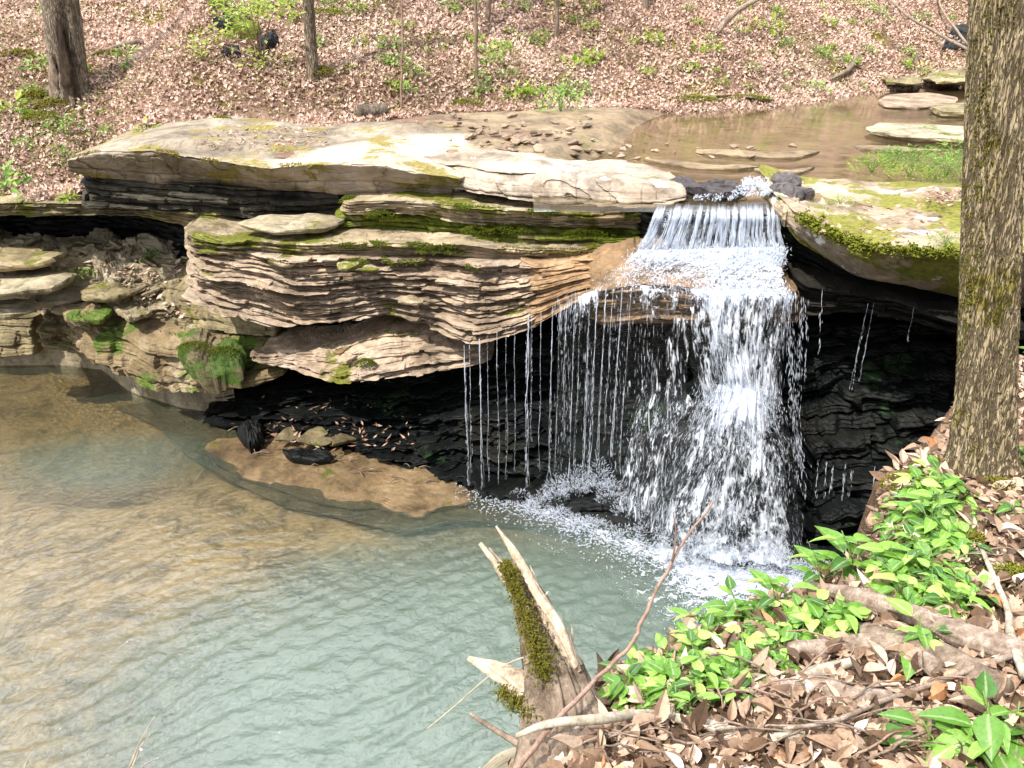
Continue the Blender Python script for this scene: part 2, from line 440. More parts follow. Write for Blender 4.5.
def cliffedge(x): return np.interp(x, [-30, -5.7, -4.7, -4.3, -4, -1, .8, 1.2, 2.7, 3.0, 5, 30], [10.4, 10.05, 9.9, 9.5, 9.3, 8.5, 8.0, 7.5, 7.4, 7.0, 6.9, 6.9])


xs = np.concatenate([np.linspace(-40, -9, 40, endpoint=False), np.linspace(-9, 12, 230, endpoint=False), np.linspace(12, 45, 40)])
ss = np.concatenate([np.linspace(0, 11, 150, endpoint=False), np.linspace(11, 90, 60)])
X, S = np.meshgrid(xs, ss, indexing='ij')
Y = cliffedge(X) + S
V = np.stack([X, Y, terrain_z(X, Y)], -1).reshape(-1, 3)
tag(mk('hillside', V, grid_faces(len(xs), len(ss))[:, ::-1], M['hill'], smooth=True), kind='structure', label='wooded hillside of soil under fallen leaves beyond the creek')


def hit_hill(px, py):
    Ys = np.arange(7, 60, .02)
    pts = P(px, py, Ys)
    k = np.argmax(pts[:, 2] < terrain_z(pts[:, 0], pts[:, 1]))
    return pts[k]


# stream bed rock sheet just over the terrain in the creek (4 mm above)
xs = np.linspace(-1.2, 11, 160); ss = np.linspace(0, 10.5, 130)
X, S = np.meshgrid(xs, ss, indexing='ij'); Y = cliffedge(X) + .05 + S
ok = (Y < toe(X)[0] - .05)
Z = terrain_z(X, Y) + .012 + .03 * fbm(X * 1.5, Y * 3, 0, 55, 4)
V = np.stack([X, Y, Z], -1).reshape(-1, 3)
fc = grid_faces(len(xs), len(ss))[:, ::-1]
fc = fc[ok.ravel()[fc].all(1)]
tag(mk('creek_bed', V, fc, M['streambed'], smooth=True), kind='structure', label='tan rock bed of the shallow creek above the fall')

# creek water
xs = np.linspace(.2, 11.5, 200); ss = np.linspace(0, 10.5, 180)
X, S = np.meshgrid(xs, ss, indexing='ij'); Y = 7.28 + S + (np.maximum(0, X - 2.75)) * -.1
Z = 3.222 + .004 * noise(X * 3, Y * 9, 0, 4) * np.exp(-np.maximum(0, S - .2) / 3) - .02 * np.exp(-S / .1)
ok = (Y < toe(X)[0] + .1)
fc = grid_faces(len(xs), len(ss))[:, ::-1]; fc = fc[ok.ravel()[fc].all(1)]
tag(mk('creek_water', np.stack([X, Y, Z], -1).reshape(-1, 3), fc, M['stream'], smooth=True, attrs={'murk': np.full(X.size, .09)}), kind='structure', label='shallow brown creek water running to the lip of the fall')

# ------------------------------------------------------------------ pool
def depth_fn(x, y):
    r1 = np.sqrt(((x - .3) / 3.6) ** 2 + ((y - 4.7) / 2.3) ** 2)
    r2 = np.sqrt(((x + 4.7) / 1.5) ** 2 + ((y - 8.1) / .75) ** 2)
    d = .14 + 1.3 * (1 - sstep(.25, 1.15, r1 + .10 * fbm(x * .8, y * .8, 0, 21))) + .30 * (1 - sstep(.3, 1.1, r2 + .25 * fbm(x * .9, y * .9, 0, 22)))
    return d


xs = np.linspace(-14, 6, 200); ys = np.linspace(.5, 13, 130)
X, Y = np.meshgrid(xs, ys, indexing='ij')
Z = -depth_fn(X, Y) + .025 * fbm(X * 1.6, Y * 1.6, 0, 5)
tag(mk('pool_floor', np.stack([X, Y, Z], -1).reshape(-1, 3), grid_faces(200, 130)[:, ::-1], M['poolbed'], smooth=True), kind='structure', label='sandy floor of the pool under the fall')
nx, ny = 620, 380
xs = np.linspace(-11, 5, nx); ys = np.linspace(1.0, 12.5, ny)
X, Y = np.meshgrid(xs, ys, indexing='ij')
calm = 1 - .93 * sstep(5.9, 7.8, Y - .10 * X + .5 * fbm(X * .5, Y * .5, 0, 77))
wx, wy = X + .25 * noise(X * .9, Y * .9, 0, 61), Y + .25 * noise(X * .9, Y * .9, 0, 62)
def wave(ang, lam, ph=0): return np.sin((wx * math.cos(ang) + wy * math.sin(ang)) * 2 * math.pi / lam + ph)
env1 = .55 + .45 * noise(X * .7, Y * .7, 0, 70); env2 = .5 + .5 * noise(X * 1.1, Y * 1.1, 0, 71)
A1 = R(122)
Z = .0120 * env1 * wave(A1, .23) + .0075 * env2 * wave(A1 + .22, .16, 1.) + .0042 * wave(A1 - .30, .115, 2.) * env1 + .016 * fbm(X * 6.5 + Y * 3, Y * 11 - X * 2, 0, 80, 4)
near_fall = np.exp(-((X - 1.6) ** 2 + (Y - 6.1) ** 2) / 2.2)
Z = Z * calm + near_fall * .016 * fbm(X * 6, Y * 6, 0, 90, 3)
dep = depth_fn(X, Y)
murk = np.clip(1 - np.exp(-np.maximum(dep - .08, 0) * 1.75) + .07 + .12 * sstep(6.5, 4.2, Y), 0, .95)
POOLZ = Z
tag(mk('pool_water', np.stack([X, Y, Z], -1).reshape(-1, 3), grid_faces(nx, ny)[:, ::-1], M['pool'], smooth=True, attrs={'murk': murk.ravel()}), kind='structure', label='rippled green pool water below the fall')


# ------------------------------------------------------------------ rock builders
EDGE = {}


def ledge(name, label, mat, cols, thick=.06, amp=.05, bt=1.0, rise=.0, bb=.8, seed=0, bulge=0.0, rnd=.2, topn=.03, kind=None, cat='rock ledge',
          group=None, world=False, rough=.02, du=.015, dv=.009, warp=.5, brk=2.3, gro=1.0, fac=.035, terr=0):
    """a bedded block of rock: front edge given along its length (top and bottom of the front face), layers follow the block"""
    c = np.array([list(k[:5]) for k in cols], float)
    ex = np.array([(k[5], k[6]) if len(k) > 6 else (bt, rise) for k in cols], float)
    if world:   # (x, Ytop, ztop, Ybot, zbot)
        Tk = np.stack([c[:, 0], c[:, 1], c[:, 2]], 1); Bk = np.stack([c[:, 0], c[:, 3], c[:, 4]], 1)
    else:       # (px, py_top, Ytop, py_bot, Ybot)
        Tk = P(c[:, 0], c[:, 1], c[:, 2]); Bk = P(c[:, 0], c[:, 3], c[:, 4])
    seg = np.linalg.norm(np.diff(Tk, axis=0), axis=1); L = np.concatenate([[0], np.cumsum(seg)])
    nu = int(np.clip(L[-1] / du, 40, 460))
    u = np.linspace(0, L[-1], nu)
    # smooth interpolation (average of a few shifted linear ones)
    def ip(a):
        sh = L[-1] / len(L) * .28
        return sum(np.interp(np.clip(u + k * sh, 0, L[-1]), L, a) for k in (-1, -.5, 0, .5, 1)) / 5
    T = np.stack([ip(Tk[:, i]) for i in range(3)], 1); B = np.stack([ip(Bk[:, i]) for i in range(3)], 1)
    BT, RS = ip(ex[:, 0]), ip(ex[:, 1])
    T[:, 2] += rough * fbm(u * 3.1, seed, 1.5, seed + 1); B[:, 2] += rough * 1.6 * fbm(u * 3.3, seed, 7.5, seed + 2)
    hgt = np.abs(T[:, 2] - B[:, 2]).mean() + np.abs(T[:, 1] - B[:, 1]).mean() * .5
    nv = int(np.clip(hgt / dv, 10, 230))
    tg = np.gradient((T + B)[:, :2], axis=0); tg /= np.linalg.norm(tg, axis=1)[:, None] + 1e-9
    k = max(3, nu // 12); ker = np.ones(k) / k
    tg = np.stack([np.convolve(np.pad(tg[:, i], k, mode='edge'), ker, 'same')[k:-k] for i in range(2)], 1)
    nrm = np.stack([tg[:, 1], -tg[:, 0]], 1)
    v = np.linspace(0, 1, nv)
    U, Vv = np.meshgrid(u, v, indexing='ij')
    Pf = B[:, None, :] + (T - B)[:, None, :] * Vv[..., None]
    Lc = Vv * hgt / thick + warp * (noise(U * .55, 0, seed, seed + 3) + .35 * noise(U * 1.9, 0, seed, seed + 4))
    Lc = Lc + .55 * noise(Lc * .43, seed * 1.7, 0, seed + 5) + 40
    li = np.floor(Lc); fr = Lc - li
    o1 = _hash(li.astype(np.int64), np.int64(seed), np.int64(3), 17)
    off = amp * (.55 * o1 + .8 * noise(U * 1.15, li * 7.31, 0, seed + 6) + .5 * noise(U * 4.5, li * 3.17, 0, seed + 7) + .3 * noise(U * 13, li * 5.1, 0, seed + 8))
    hl = _hash(li.astype(np.int64), np.int64(seed), np.int64(9), 23)
    cell = np.floor(U * brk + 4 * hl + .5 * noise(U * 3, li * 1.7, 0, seed + 21))
    off += amp * .75 * _hash(cell.astype(np.int64), li.astype(np.int64), np.int64(5), seed + 22)
    fine = Lc * 3.3 + .4 * noise(U * 3, li, 0, seed + 23); ffr = fine - np.floor(fine)
    off += amp * .28 * noise(U * 3.5, np.floor(fine) * 5.7, 0, seed + 24) - amp * .22 * (2 * np.abs(ffr - .5)) ** 4
    off -= amp * gro * (2 * np.abs(fr - .45)) ** 6
    off += fac * np.round(2.2 * fbm(U * 1.6 + .3 * Vv, Vv * hgt * 2.2, seed, seed + 25, 3)) / 2.2
    off += bulge * np.sin(np.pi * Vv) + .012 * fbm(U * 9, Vv * hgt * 12, seed, seed + 9)
    off += .06 * fbm(U * .9, Vv * hgt * 1.1, seed, seed + 10, 3)
    dend = np.minimum(u - u[0], u[-1] - u)
    e = np.where(dend < rnd, (1 - np.sqrt(np.clip(1 - (1 - dend / max(rnd, 1e-6)) ** 2, 0, 1))) * rnd * 1.4, 0)
    Pf[..., 0] += nrm[:, None, 0] * off
    Pf[..., 1] += nrm[:, None, 1] * off + e[:, None]
    EDGE[seed] = Pf[:, -1].copy()
    # top going back
    nt = 26
    s = (np.linspace(0, 1, nt + 1)[1:]) ** 1.5
    To = Pf[:, -1][:, None, :].repeat(nt, 1)
    To[..., 1] += BT[:, None] * s
    sz = s if not terr else (np.floor(s * terr) + sstep(.55, 1, s * terr - np.floor(s * terr))) / terr
    if terr:
        ss_ = np.clip(s[None, :] + .10 * fbm(To[..., 0] * 2, To[..., 1] * 0, seed, seed + 31), 0, 1) * terr
        sz = (np.floor(ss_) + sstep(.55, 1, ss_ - np.floor(ss_))) / terr
    To[..., 2] += RS[:, None] * sz + topn * fbm(To[..., 0] * 1.7, To[..., 1] * 1.7, seed, seed + 11) * sstep(0, .35, s * BT[:, None]) \
        + .35 * topn * np.round(2.5 * noise(To[..., 0] * 1.1, To[..., 1] * 2.2, seed, seed + 12)) * sstep(0.02, .25, s * BT[:, None])
    nb = 7
    s2 = np.linspace(1, 0, nb + 1)[:-1]
    Bo = Pf[:, 0][:, None, :].repeat(nb, 1)
    Bo[..., 1] += bb * s2
    Bo[..., 2] += .04 * fbm(Bo[..., 0] * 3, Bo[..., 1] * 3, seed, seed + 13) * s2 + .05 * s2
    A = np.concatenate([Bo, Pf, To], 1)
    nc = A.shape[1]
    V = A.reshape(-1, 3)
    fq = grid_faces(nu, nc)
    fq = np.concatenate([fq, np.stack([np.arange(nu - 1) * nc, np.arange(nu - 1) * nc + nc - 1, np.arange(1, nu) * nc + nc - 1, np.arange(1, nu) * nc], 1)])
    capA = np.arange(nc)[None, :]; capB = ((nu - 1) * nc + np.arange(nc)[::-1])[None, :]
    o = mk(name, V, [fq[:, ::-1], capA, capB], mat)
    tag(o, label, cat, group, kind)
    return o


def plate_geo(pts, thick, dome=0.0, under=.12, rough=.02, seed=0, n=56, rings=7, jag=.06, tilt=(0, 0)):
    pts = np.asarray(pts, float)
    cl = np.concatenate([pts, pts[:1]]); seg = np.linalg.norm(np.diff(cl, axis=0), axis=1); L = np.concatenate([[0], np.cumsum(seg)])
    t = np.linspace(0, L[-1], n, endpoint=False)
    o = np.stack([np.interp(t, L, cl[:, i]) for i in range(3)], 1)
    o = (np.roll(o, 1, 0) + 2 * o + np.roll(o, -1, 0)) / 4
    c = o.mean(0)
    size = np.linalg.norm(o - c, axis=1).mean()
    o = c + (o - c) * (1 + jag * fbm(o[:, 0] / size * 3.3, o[:, 1] / size * 3.3, seed, seed + 1, 4))[:, None]
    V = [c[None] + [0, 0, dome]]
    for k in range(1, rings + 1):
        r = k / rings
        q = c + (o - c) * r
        q[:, 2] += dome * (1 - r ** 2.2) + rough * fbm(q[:, 0] / size * 2.5, q[:, 1] / size * 2.5, seed, seed + 2) + rough * .6 * np.round(2 * noise(q[:, 0] / size * 1.6, q[:, 1] / size * 1.6, seed, seed + 4)) - (rough * .6 if k == rings else 0)
        V.append(q)
    for k, (dz, inn) in enumerate(((.25, -.015), (.5, .0), (.75, under * .5), (1.0, under))):
        q = c + (o - c) * (1 - inn + .03 * noise(o[:, 0] / size * 5, o[:, 1] / size * 5, k * 1.7, seed + 3))[:, None]
        q[:, 2] = o[:, 2] - thick * dz + rough * .5 * noise(q[:, 0] / size * 5, q[:, 1] / size * 5, k, seed + 5)
        V.append(q)
    V.append(np.array([[c[0], c[1], o[:, 2].mean() - thick]]))
    V = np.concatenate(V)
    nr = rings + 4
    i = np.arange(n); j = (i + 1) % n
    tris = [np.stack([0 * i, 1 + i, 1 + j], 1), np.stack([0 * i + len(V) - 1, 1 + (nr - 1) * n + j, 1 + (nr - 1) * n + i], 1)]
    quads = np.concatenate([np.stack([1 + k * n + i, 1 + (k + 1) * n + i, 1 + (k + 1) * n + j, 1 + k * n + j], 1) for k in range(nr - 1)])
    return V, tris + [quads]


def plate(name, label, mat, pts, thick, cat='rock slab', group=None, kind=None, **kw):
    # orientation: make outlines counter-clockwise seen from above
    pts = np.asarray(pts, float)
    a = np.sum(pts[:, 0] * np.roll(pts[:, 1], -1) - np.roll(pts[:, 0], -1) * pts[:, 1])
    if a < 0: pts = pts[::-1]
    V, f = plate_geo(pts, thick, **kw)
    return tag(mk(name, V, f, mat), label, cat, group, kind)


def pxz(lst, z): return [PZ(a, b, z) for a, b in lst]


# stones: a few shapes, copied
STONES = {}
def stone_protos(matname, nvar=5):
    out = []
    for k in range(nvar):
        rg = np.random.default_rng(100 + k)
        m = rg.integers(5, 8)
        an = np.sort(rg.uniform(0, 2 * math.pi, m) * .35 + np.linspace(0, 2 * math.pi, m, endpoint=False))
        rr = rg.uniform(.75, 1.15, m)
        pts = np.stack([np.cos(an) * rr * .5, np.sin(an) * rr * .38, 0 * an], 1)
        V, f = plate_geo(pts, .16, .02, .15, .025, 300 + k, 22, 3, .12)
        V[:, 2] += .08
        o = mk('stone', V, f, M[matname], local=True)
        out.append(o)
    return out


STONE_USED = {}
def stone(matname, p, size, rot, label, group, flat=1.0, cat='stone', name='stone'):
    key = (matname, name)
    if key not in STONES:
        STONES[key] = stone_protos(matname); STONE_USED[key] = [False] * 5
        for o in STONES[key]: o.name = name
    k = int(RNG.integers(0, 5))
    pr = STONES[key][k]
    if STONE_USED[key][k]:
        o = pr.copy(); COL.objects.link(o)
    else:
        o = pr; STONE_USED[key][k] = True
    o.location = [float(a) for a in p]; o.rotation_euler = rot; o.scale = (size, size, size * flat)
    return tag(o, label, cat, group)


# ------------------------------------------------------------------ the cliff
ledge('cliff_wall', 'dark bedded rock at the back of the hollow under the ledges, cave shade painted into its black', M['wet'],  # black shale colour puts the deep hollow's shade into the wall
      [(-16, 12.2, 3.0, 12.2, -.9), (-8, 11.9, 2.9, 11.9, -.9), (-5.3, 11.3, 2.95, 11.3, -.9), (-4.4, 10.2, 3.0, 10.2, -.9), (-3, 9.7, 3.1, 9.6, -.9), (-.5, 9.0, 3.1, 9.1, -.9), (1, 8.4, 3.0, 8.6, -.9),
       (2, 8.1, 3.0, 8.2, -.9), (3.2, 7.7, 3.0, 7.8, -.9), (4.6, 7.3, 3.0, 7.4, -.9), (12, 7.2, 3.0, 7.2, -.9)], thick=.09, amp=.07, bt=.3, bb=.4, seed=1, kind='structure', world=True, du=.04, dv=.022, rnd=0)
# left: thin ledge with leaf litter over the hollow
ledge('rock_ledge', 'long thin olive ledge with fallen leaves on top, over the dark hollow', M['olive'],
      [(-420, 210, 9.95, 232, 10.05), (-60, 203, 9.9, 224, 10.0), (0, 202, 9.85, 217, 9.95), (60, 202, 9.8, 216, 9.9), (120, 203, 9.65, 213, 9.75), (165, 206, 9.4, 222, 9.55), (192, 208, 9.1, 232, 9.3), (236, 206, 9.05, 236, 9.25)],
      thick=.05, amp=.05, bt=1.2, rise=.03, bb=2.2, seed=2)
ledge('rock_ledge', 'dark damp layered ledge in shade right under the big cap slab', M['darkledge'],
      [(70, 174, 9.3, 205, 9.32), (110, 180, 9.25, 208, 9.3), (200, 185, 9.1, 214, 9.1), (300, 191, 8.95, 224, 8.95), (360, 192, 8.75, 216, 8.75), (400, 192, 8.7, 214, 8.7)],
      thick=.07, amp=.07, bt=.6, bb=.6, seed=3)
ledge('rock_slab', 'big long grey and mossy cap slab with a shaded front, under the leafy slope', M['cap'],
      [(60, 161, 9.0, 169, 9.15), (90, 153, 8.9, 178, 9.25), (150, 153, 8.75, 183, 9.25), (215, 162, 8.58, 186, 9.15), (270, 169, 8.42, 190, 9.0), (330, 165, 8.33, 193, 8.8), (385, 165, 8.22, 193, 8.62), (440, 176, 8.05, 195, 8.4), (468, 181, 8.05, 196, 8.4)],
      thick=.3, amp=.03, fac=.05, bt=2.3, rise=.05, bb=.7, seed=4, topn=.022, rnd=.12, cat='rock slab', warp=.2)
ledge('rock_slab', 'bare pale sandstone slab sloping to the lip of the fall', M['pale'],
      [(420, 160, 8.75, 184, 8.7), (455, 163, 8.45, 189, 8.3), (480, 167, 8.25, 193, 8.02), (520, 172, 8.07, 199, 7.88), (570, 178, 7.9, 203, 7.72), (620, 182, 7.78, 206, 7.57), (660, 187, 7.65, 206, 7.5), (692, 193, 7.60, 198, 7.56)],
      thick=.2, amp=.03, bt=.9, rise=.0, bb=.5, seed=5, topn=.05, fac=.06, rnd=.10, cat='rock slab', bulge=.03, warp=.2)
ledge('rock_ledge', 'pale topped mossy ledge just below the bare sandstone slab', M['tanmoss'],
      [(335, 202, 8.4, 214, 8.5), (400, 201, 8.15, 213, 8.3), (460, 206, 7.93, 222, 8.08), (520, 210, 7.78, 225, 7.95), (580, 213, 7.66, 227, 7.82), (640, 213, 7.52, 229, 7.68), (666, 213, 7.48, 226, 7.6)],
      thick=.05, amp=.04, bt=.7, bb=.5, seed=6)
ledge('rock_ledge', 'deep green mossy ledge recessed between two paler ledges beside the fall', M['green'],
      [(330, 212, 8.6, 240, 8.65), (400, 212, 8.4, 240, 8.4), (470, 222, 8.12, 246, 8.1), (540, 225, 7.95, 250, 7.9), (620, 226, 7.78, 252, 7.72), (668, 224, 7.6, 252, 7.55)],
      thick=.06, amp=.07, bt=.4, bb=.4, seed=7)
ledge('rock_ledge', 'broad bare ledge with a mossy front edge above the finely layered rock', M['tanmoss'],
      [(180, 227, 8.65, 246, 8.75), (208, 238, 8.35, 253, 8.45), (300, 244, 8.1, 257, 8.25), (370, 243, 8.0, 257, 8.15), (450, 244, 7.83, 259, 7.98), (520, 250, 7.72, 264, 7.9), (600, 249, 7.56, 262, 7.75), (655, 243, 7.45, 262, 7.6)],
      thick=.05, amp=.045, bt=.85, bb=.6, seed=8, topn=.02)
ledge('rock_ledge', 'finely layered tan rock face with wavy bedding lines, in the middle of the cliff', M['tan'],
      [(184, 236, 8.7, 290, 8.8), (200, 248, 8.5, 302, 8.62), (250, 254, 8.25, 320, 8.4), (300, 257, 8.12, 327, 8.28), (340, 257, 8.04, 322, 8.25), (385, 259, 7.96, 316, 8.12), (430, 260, 7.88, 326, 7.92), (468, 261, 7.78, 346, 7.58), (505, 264, 7.68, 336, 7.46), (552, 266, 7.6, 322, 7.3)],
      thick=.042, amp=.085, bt=.7, bb=.9, seed=9, rnd=.25, warp=2.2, dv=.0055, du=.011, brk=1.4, gro=1.6)
ledge('rock_ledge', 'pale pointed lower ledge jutting out over the tan shelf', M['tan'],
      [(250, 352, 8.75, 360, 8.75), (295, 350, 8.5, 372, 8.2), (345, 350, 8.3, 386, 7.82), (372, 338, 8.25, 383, 7.85), (420, 334, 8.12, 373, 7.9), (465, 342, 7.95, 367, 7.85), (496, 346, 7.95, 357, 7.95)],
      thick=.06, amp=.06, bt=.7, bb=1.0, seed=10, rnd=.2, fac=.09)
ledge('boulder', 'big ochre boulder with mossy patches hanging low over the tan pool edge', M['lobe'],
      [(38, 316, 9.95, 346, 9.95), (75, 320, 9.65, 352, 9.6), (110, 328, 9.45, 373, 9.25), (150, 336, 9.25, 388, 8.95), (182, 342, 9.05, 396, 8.7), (225, 346, 8.95, 394, 8.7), (258, 342, 8.95, 382, 8.85), (290, 342, 8.9, 372, 8.9)],
      thick=.16, amp=.07, bt=1.0, rise=.1, bb=1.3, seed=11, rnd=.15, cat='boulder', topn=.07, bulge=.03, warp=1.5, fac=.15)
ledge('rock_block', 'ochre brown angular block wedged behind the low mossy boulder', M['olive'],
      [(128, 285, 9.95, 303, 9.95), (160, 287, 9.7, 318, 9.6), (200, 291, 9.45, 328, 9.35), (240, 299, 9.25, 333, 9.15), (280, 310, 9.0, 336, 9.0)],
      thick=.25, amp=.03, bt=.5, rise=.12, bb=.6, seed=12, rnd=.1, cat='boulder', warp=1, fac=.08)
ledge('rock_block', 'dark square edged block at the back corner of the pool', M['olive'],
      [(-300, 312, 10.9, 372, 10.8), (-60, 314, 10.8, 362, 10.75), (20, 316, 10.6, 357, 10.5), (40, 318, 10.5, 355, 10.5)],
      thick=.2, amp=.04, bt=.9, bb=.8, seed=13, rnd=.1, cat='boulder')
plate('boulder', 'rounded boulder under bright green moss beside the dripping hollow', M['greenwet'],
      [P(a, b, d) for a, b, d in [(176, 350, 8.75), (205, 372, 8.62), (240, 366, 8.62), (246, 350, 8.75), (222, 335, 9.0), (190, 330, 9.1)]], .3, dome=.10, rough=.05, seed=14, cat='boulder', jag=.22, rings=14, n=90)
# wet wall behind the falling water
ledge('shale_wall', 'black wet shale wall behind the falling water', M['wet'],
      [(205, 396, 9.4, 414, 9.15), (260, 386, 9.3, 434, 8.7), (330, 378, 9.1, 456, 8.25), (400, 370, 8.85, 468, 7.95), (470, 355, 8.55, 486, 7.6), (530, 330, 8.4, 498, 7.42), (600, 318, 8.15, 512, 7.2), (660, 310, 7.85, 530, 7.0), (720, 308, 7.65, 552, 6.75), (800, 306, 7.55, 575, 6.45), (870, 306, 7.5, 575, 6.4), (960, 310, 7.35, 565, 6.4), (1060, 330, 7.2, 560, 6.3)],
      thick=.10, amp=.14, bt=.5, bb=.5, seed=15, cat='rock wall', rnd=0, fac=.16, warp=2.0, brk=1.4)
ledge('rock_ledge', 'broad wet brown ledge the water slides over before the main drop', M['fallrock'],
      [(588, 291, 7.12, 322, 7.3, .3, .15), (606, 286, 6.98, 326, 7.2, .55, .27), (640, 283, 6.85, 322, 7.1, .6, .25), (700, 292, 6.7, 324, 6.95, .65, .24),
       (780, 290, 6.68, 322, 6.95, .65, .22), (806, 291, 6.80, 318, 7.0, .5, .1)],
      thick=.05, amp=.05, bb=1.0, seed=16, topn=.03, terr=4, fac=.06)
ledge('rock_ledge', 'orange tan layered slope of wet rock between the layered face and the fall', M['orange'],
      [(522, 262, 7.68, 334, 7.42), (548, 262, 7.6, 318, 7.26), (575, 260, 7.54, 303, 7.1), (605, 256, 7.48, 293, 7.0), (640, 252, 7.42, 288, 6.93), (672, 250, 7.38, 284, 6.95)],
      thick=.040, amp=.045, bt=.5, bb=.6, seed=38, warp=1.5, brk=1.0, dv=.006, fac=.05)
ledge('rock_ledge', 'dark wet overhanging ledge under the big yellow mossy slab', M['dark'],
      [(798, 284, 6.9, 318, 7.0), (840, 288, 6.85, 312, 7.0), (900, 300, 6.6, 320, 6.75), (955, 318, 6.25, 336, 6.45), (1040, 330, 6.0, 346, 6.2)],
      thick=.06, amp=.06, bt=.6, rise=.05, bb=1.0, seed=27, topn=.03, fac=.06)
ledge('rock_ledge', 'wet upper step under the top curtain of water', M['wet'],
      [(636, 213, 7.42, 249, 7.5), (655, 213, 7.32, 252, 7.42), (715, 213, 7.30, 252, 7.40), (778, 213, 7.28, 252, 7.38), (800, 218, 7.18, 266, 7.32), (835, 240, 7.0, 284, 7.15), (900, 265, 6.9, 300, 7.0), (960, 280, 6.8, 315, 6.9)],
      thick=.05, amp=.03, bt=.5, bb=.4, seed=17)
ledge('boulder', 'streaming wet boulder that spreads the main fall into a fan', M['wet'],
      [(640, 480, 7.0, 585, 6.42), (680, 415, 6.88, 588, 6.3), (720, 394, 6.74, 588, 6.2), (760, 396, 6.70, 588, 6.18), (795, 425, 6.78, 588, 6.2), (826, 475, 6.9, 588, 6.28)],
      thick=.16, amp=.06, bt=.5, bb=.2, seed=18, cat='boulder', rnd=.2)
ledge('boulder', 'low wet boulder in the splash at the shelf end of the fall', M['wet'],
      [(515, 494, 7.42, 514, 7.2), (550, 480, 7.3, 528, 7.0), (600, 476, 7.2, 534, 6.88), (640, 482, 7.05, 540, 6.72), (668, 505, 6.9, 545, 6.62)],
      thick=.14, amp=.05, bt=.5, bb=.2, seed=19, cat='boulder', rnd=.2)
ledge('rock_ledge', 'small brown knob of shale behind the thin strands of water', M['fallrock'],
      [(545, 398, 8.0, 412, 7.95), (575, 400, 7.85, 428, 7.8), (625, 412, 7.7, 436, 7.6), (665, 420, 7.45, 440, 7.4)], thick=.06, amp=.05, bt=.5, bb=.4, seed=20)
# tan shelf at the waterline: two thin sheets of rock
plate('rock_shelf', 'thin tan rock shelf just clear of the pool water', M['shelf'],
      pxz([(196, 446), (215, 462), (245, 479), (290, 491), (340, 503), (375, 506), (405, 513), (440, 515), (460, 506), (480, 488), (470, 472), (400, 452), (330, 436), (270, 428), (230, 420), (200, 428)], .0), .06, rough=.014, seed=21, n=200, rings=16, under=.02, jag=.12, dome=.028)
plate('rock_shelf', 'lower tan rock sheet drowned just under the water around the shelf', M['shelf'],
      pxz([(120, 408), (165, 428), (190, 455), (225, 480), (290, 505), (350, 518), (390, 526), (450, 522), (520, 520), (585, 535), (600, 520), (560, 500), (470, 478), (400, 450), (330, 430), (230, 410), (170, 398)], -.05), .06, rough=.012, seed=22, n=140, rings=12, under=.02)
plate('stone', 'dark flat stone lying on the tan shelf below the moss', M['wet'], pxz([(281, 449), (300, 446), (330, 450), (333, 456), (315, 459), (290, 456)], .14), .1, seed=23, cat='stone')
# right bank slab
ledge('rock_slab', 'huge yellow mossy overhanging slab beside the furrowed tree trunk', M['moss_rim'],
      [(784, 204, 7.15, 216, 7.2, .35, .0), (800, 214, 6.85, 244, 6.95, .9, .02), (830, 231, 6.52, 266, 6.8), (860, 244, 6.3, 281, 6.62), (900, 249, 6.15, 288, 6.5), (955, 251, 6.05, 300, 6.42), (1010, 251, 5.95, 308, 6.35), (1150, 256, 5.8, 325, 6.3)],
      thick=.5, amp=.025, bt=2.3, rise=.06, bb=.5, seed=24, topn=.035, rnd=.15, cat='rock slab', bulge=.06, warp=.3)
# creek stones and slabs
plate('rock_slab', 'flat mossy slab lying in the creek above the fern clump', M['rubble'], pxz([(865, 126), (880, 122), (920, 123), (1010, 128), (1010, 141), (950, 138), (900, 135), (873, 131)], 3.31), .09, seed=25, rough=.012)
plate('rock_slab', 'small dark edged slab in the far creek near the trunk', M['olive'], pxz([(930, 107), (946, 102), (1000, 101), (1000, 113), (942, 112)], 3.3), .12, seed=26, rough=.012)
plate('rock_slab', 'grey sloping slab at the far margin of the creek', M['gravel'], pxz([(878, 100), (890, 94), (930, 92), (958, 96), (955, 104), (915, 107), (885, 106)], 3.26), .08, seed=27, rough=.012)
plate('boulder', 'mossy flat topped boulder by the far end of the creek', M['olive'], pxz([(882, 79), (890, 71), (908, 69), (921, 74), (922, 82), (905, 82), (888, 81)], 3.42), .08, seed=28, cat='boulder', dome=.01, jag=.2, rough=.06)
plate('boulder', 'long dark boulder with a moss top by the far end of the creek', M['olive'], pxz([(922, 77), (930, 72), (968, 70), (990, 74), (985, 80), (940, 81)], 3.42), .08, seed=29, cat='boulder', dome=.01, jag=.2, rough=.06)
ledge('rock_ledge', 'low mossy ledge along the foot of the slope across the creek', M['green'],
      [(438, 104, 12.9, 113, 12.9), (480, 101, 13.0, 112, 13.0), (530, 102, 13.0, 111, 13.0), (600, 103, 13.2, 110, 13.2), (650, 103, 13.4, 109, 13.4)], thick=.08, amp=.06, bt=.5, bb=.3, seed=30, du=.03)
ledge('rock_ledge', 'yellow mossy ledge at the creek edge before the reflecting water', M['moss_rim'],
      [(658, 98, 13.6, 107, 13.6), (700, 96, 13.7, 108, 13.7), (740, 96, 13.9, 106, 13.9), (782, 98, 14.2, 104, 14.2)], thick=.1, amp=.08, bt=.6, bb=.3, seed=31, du=.03)
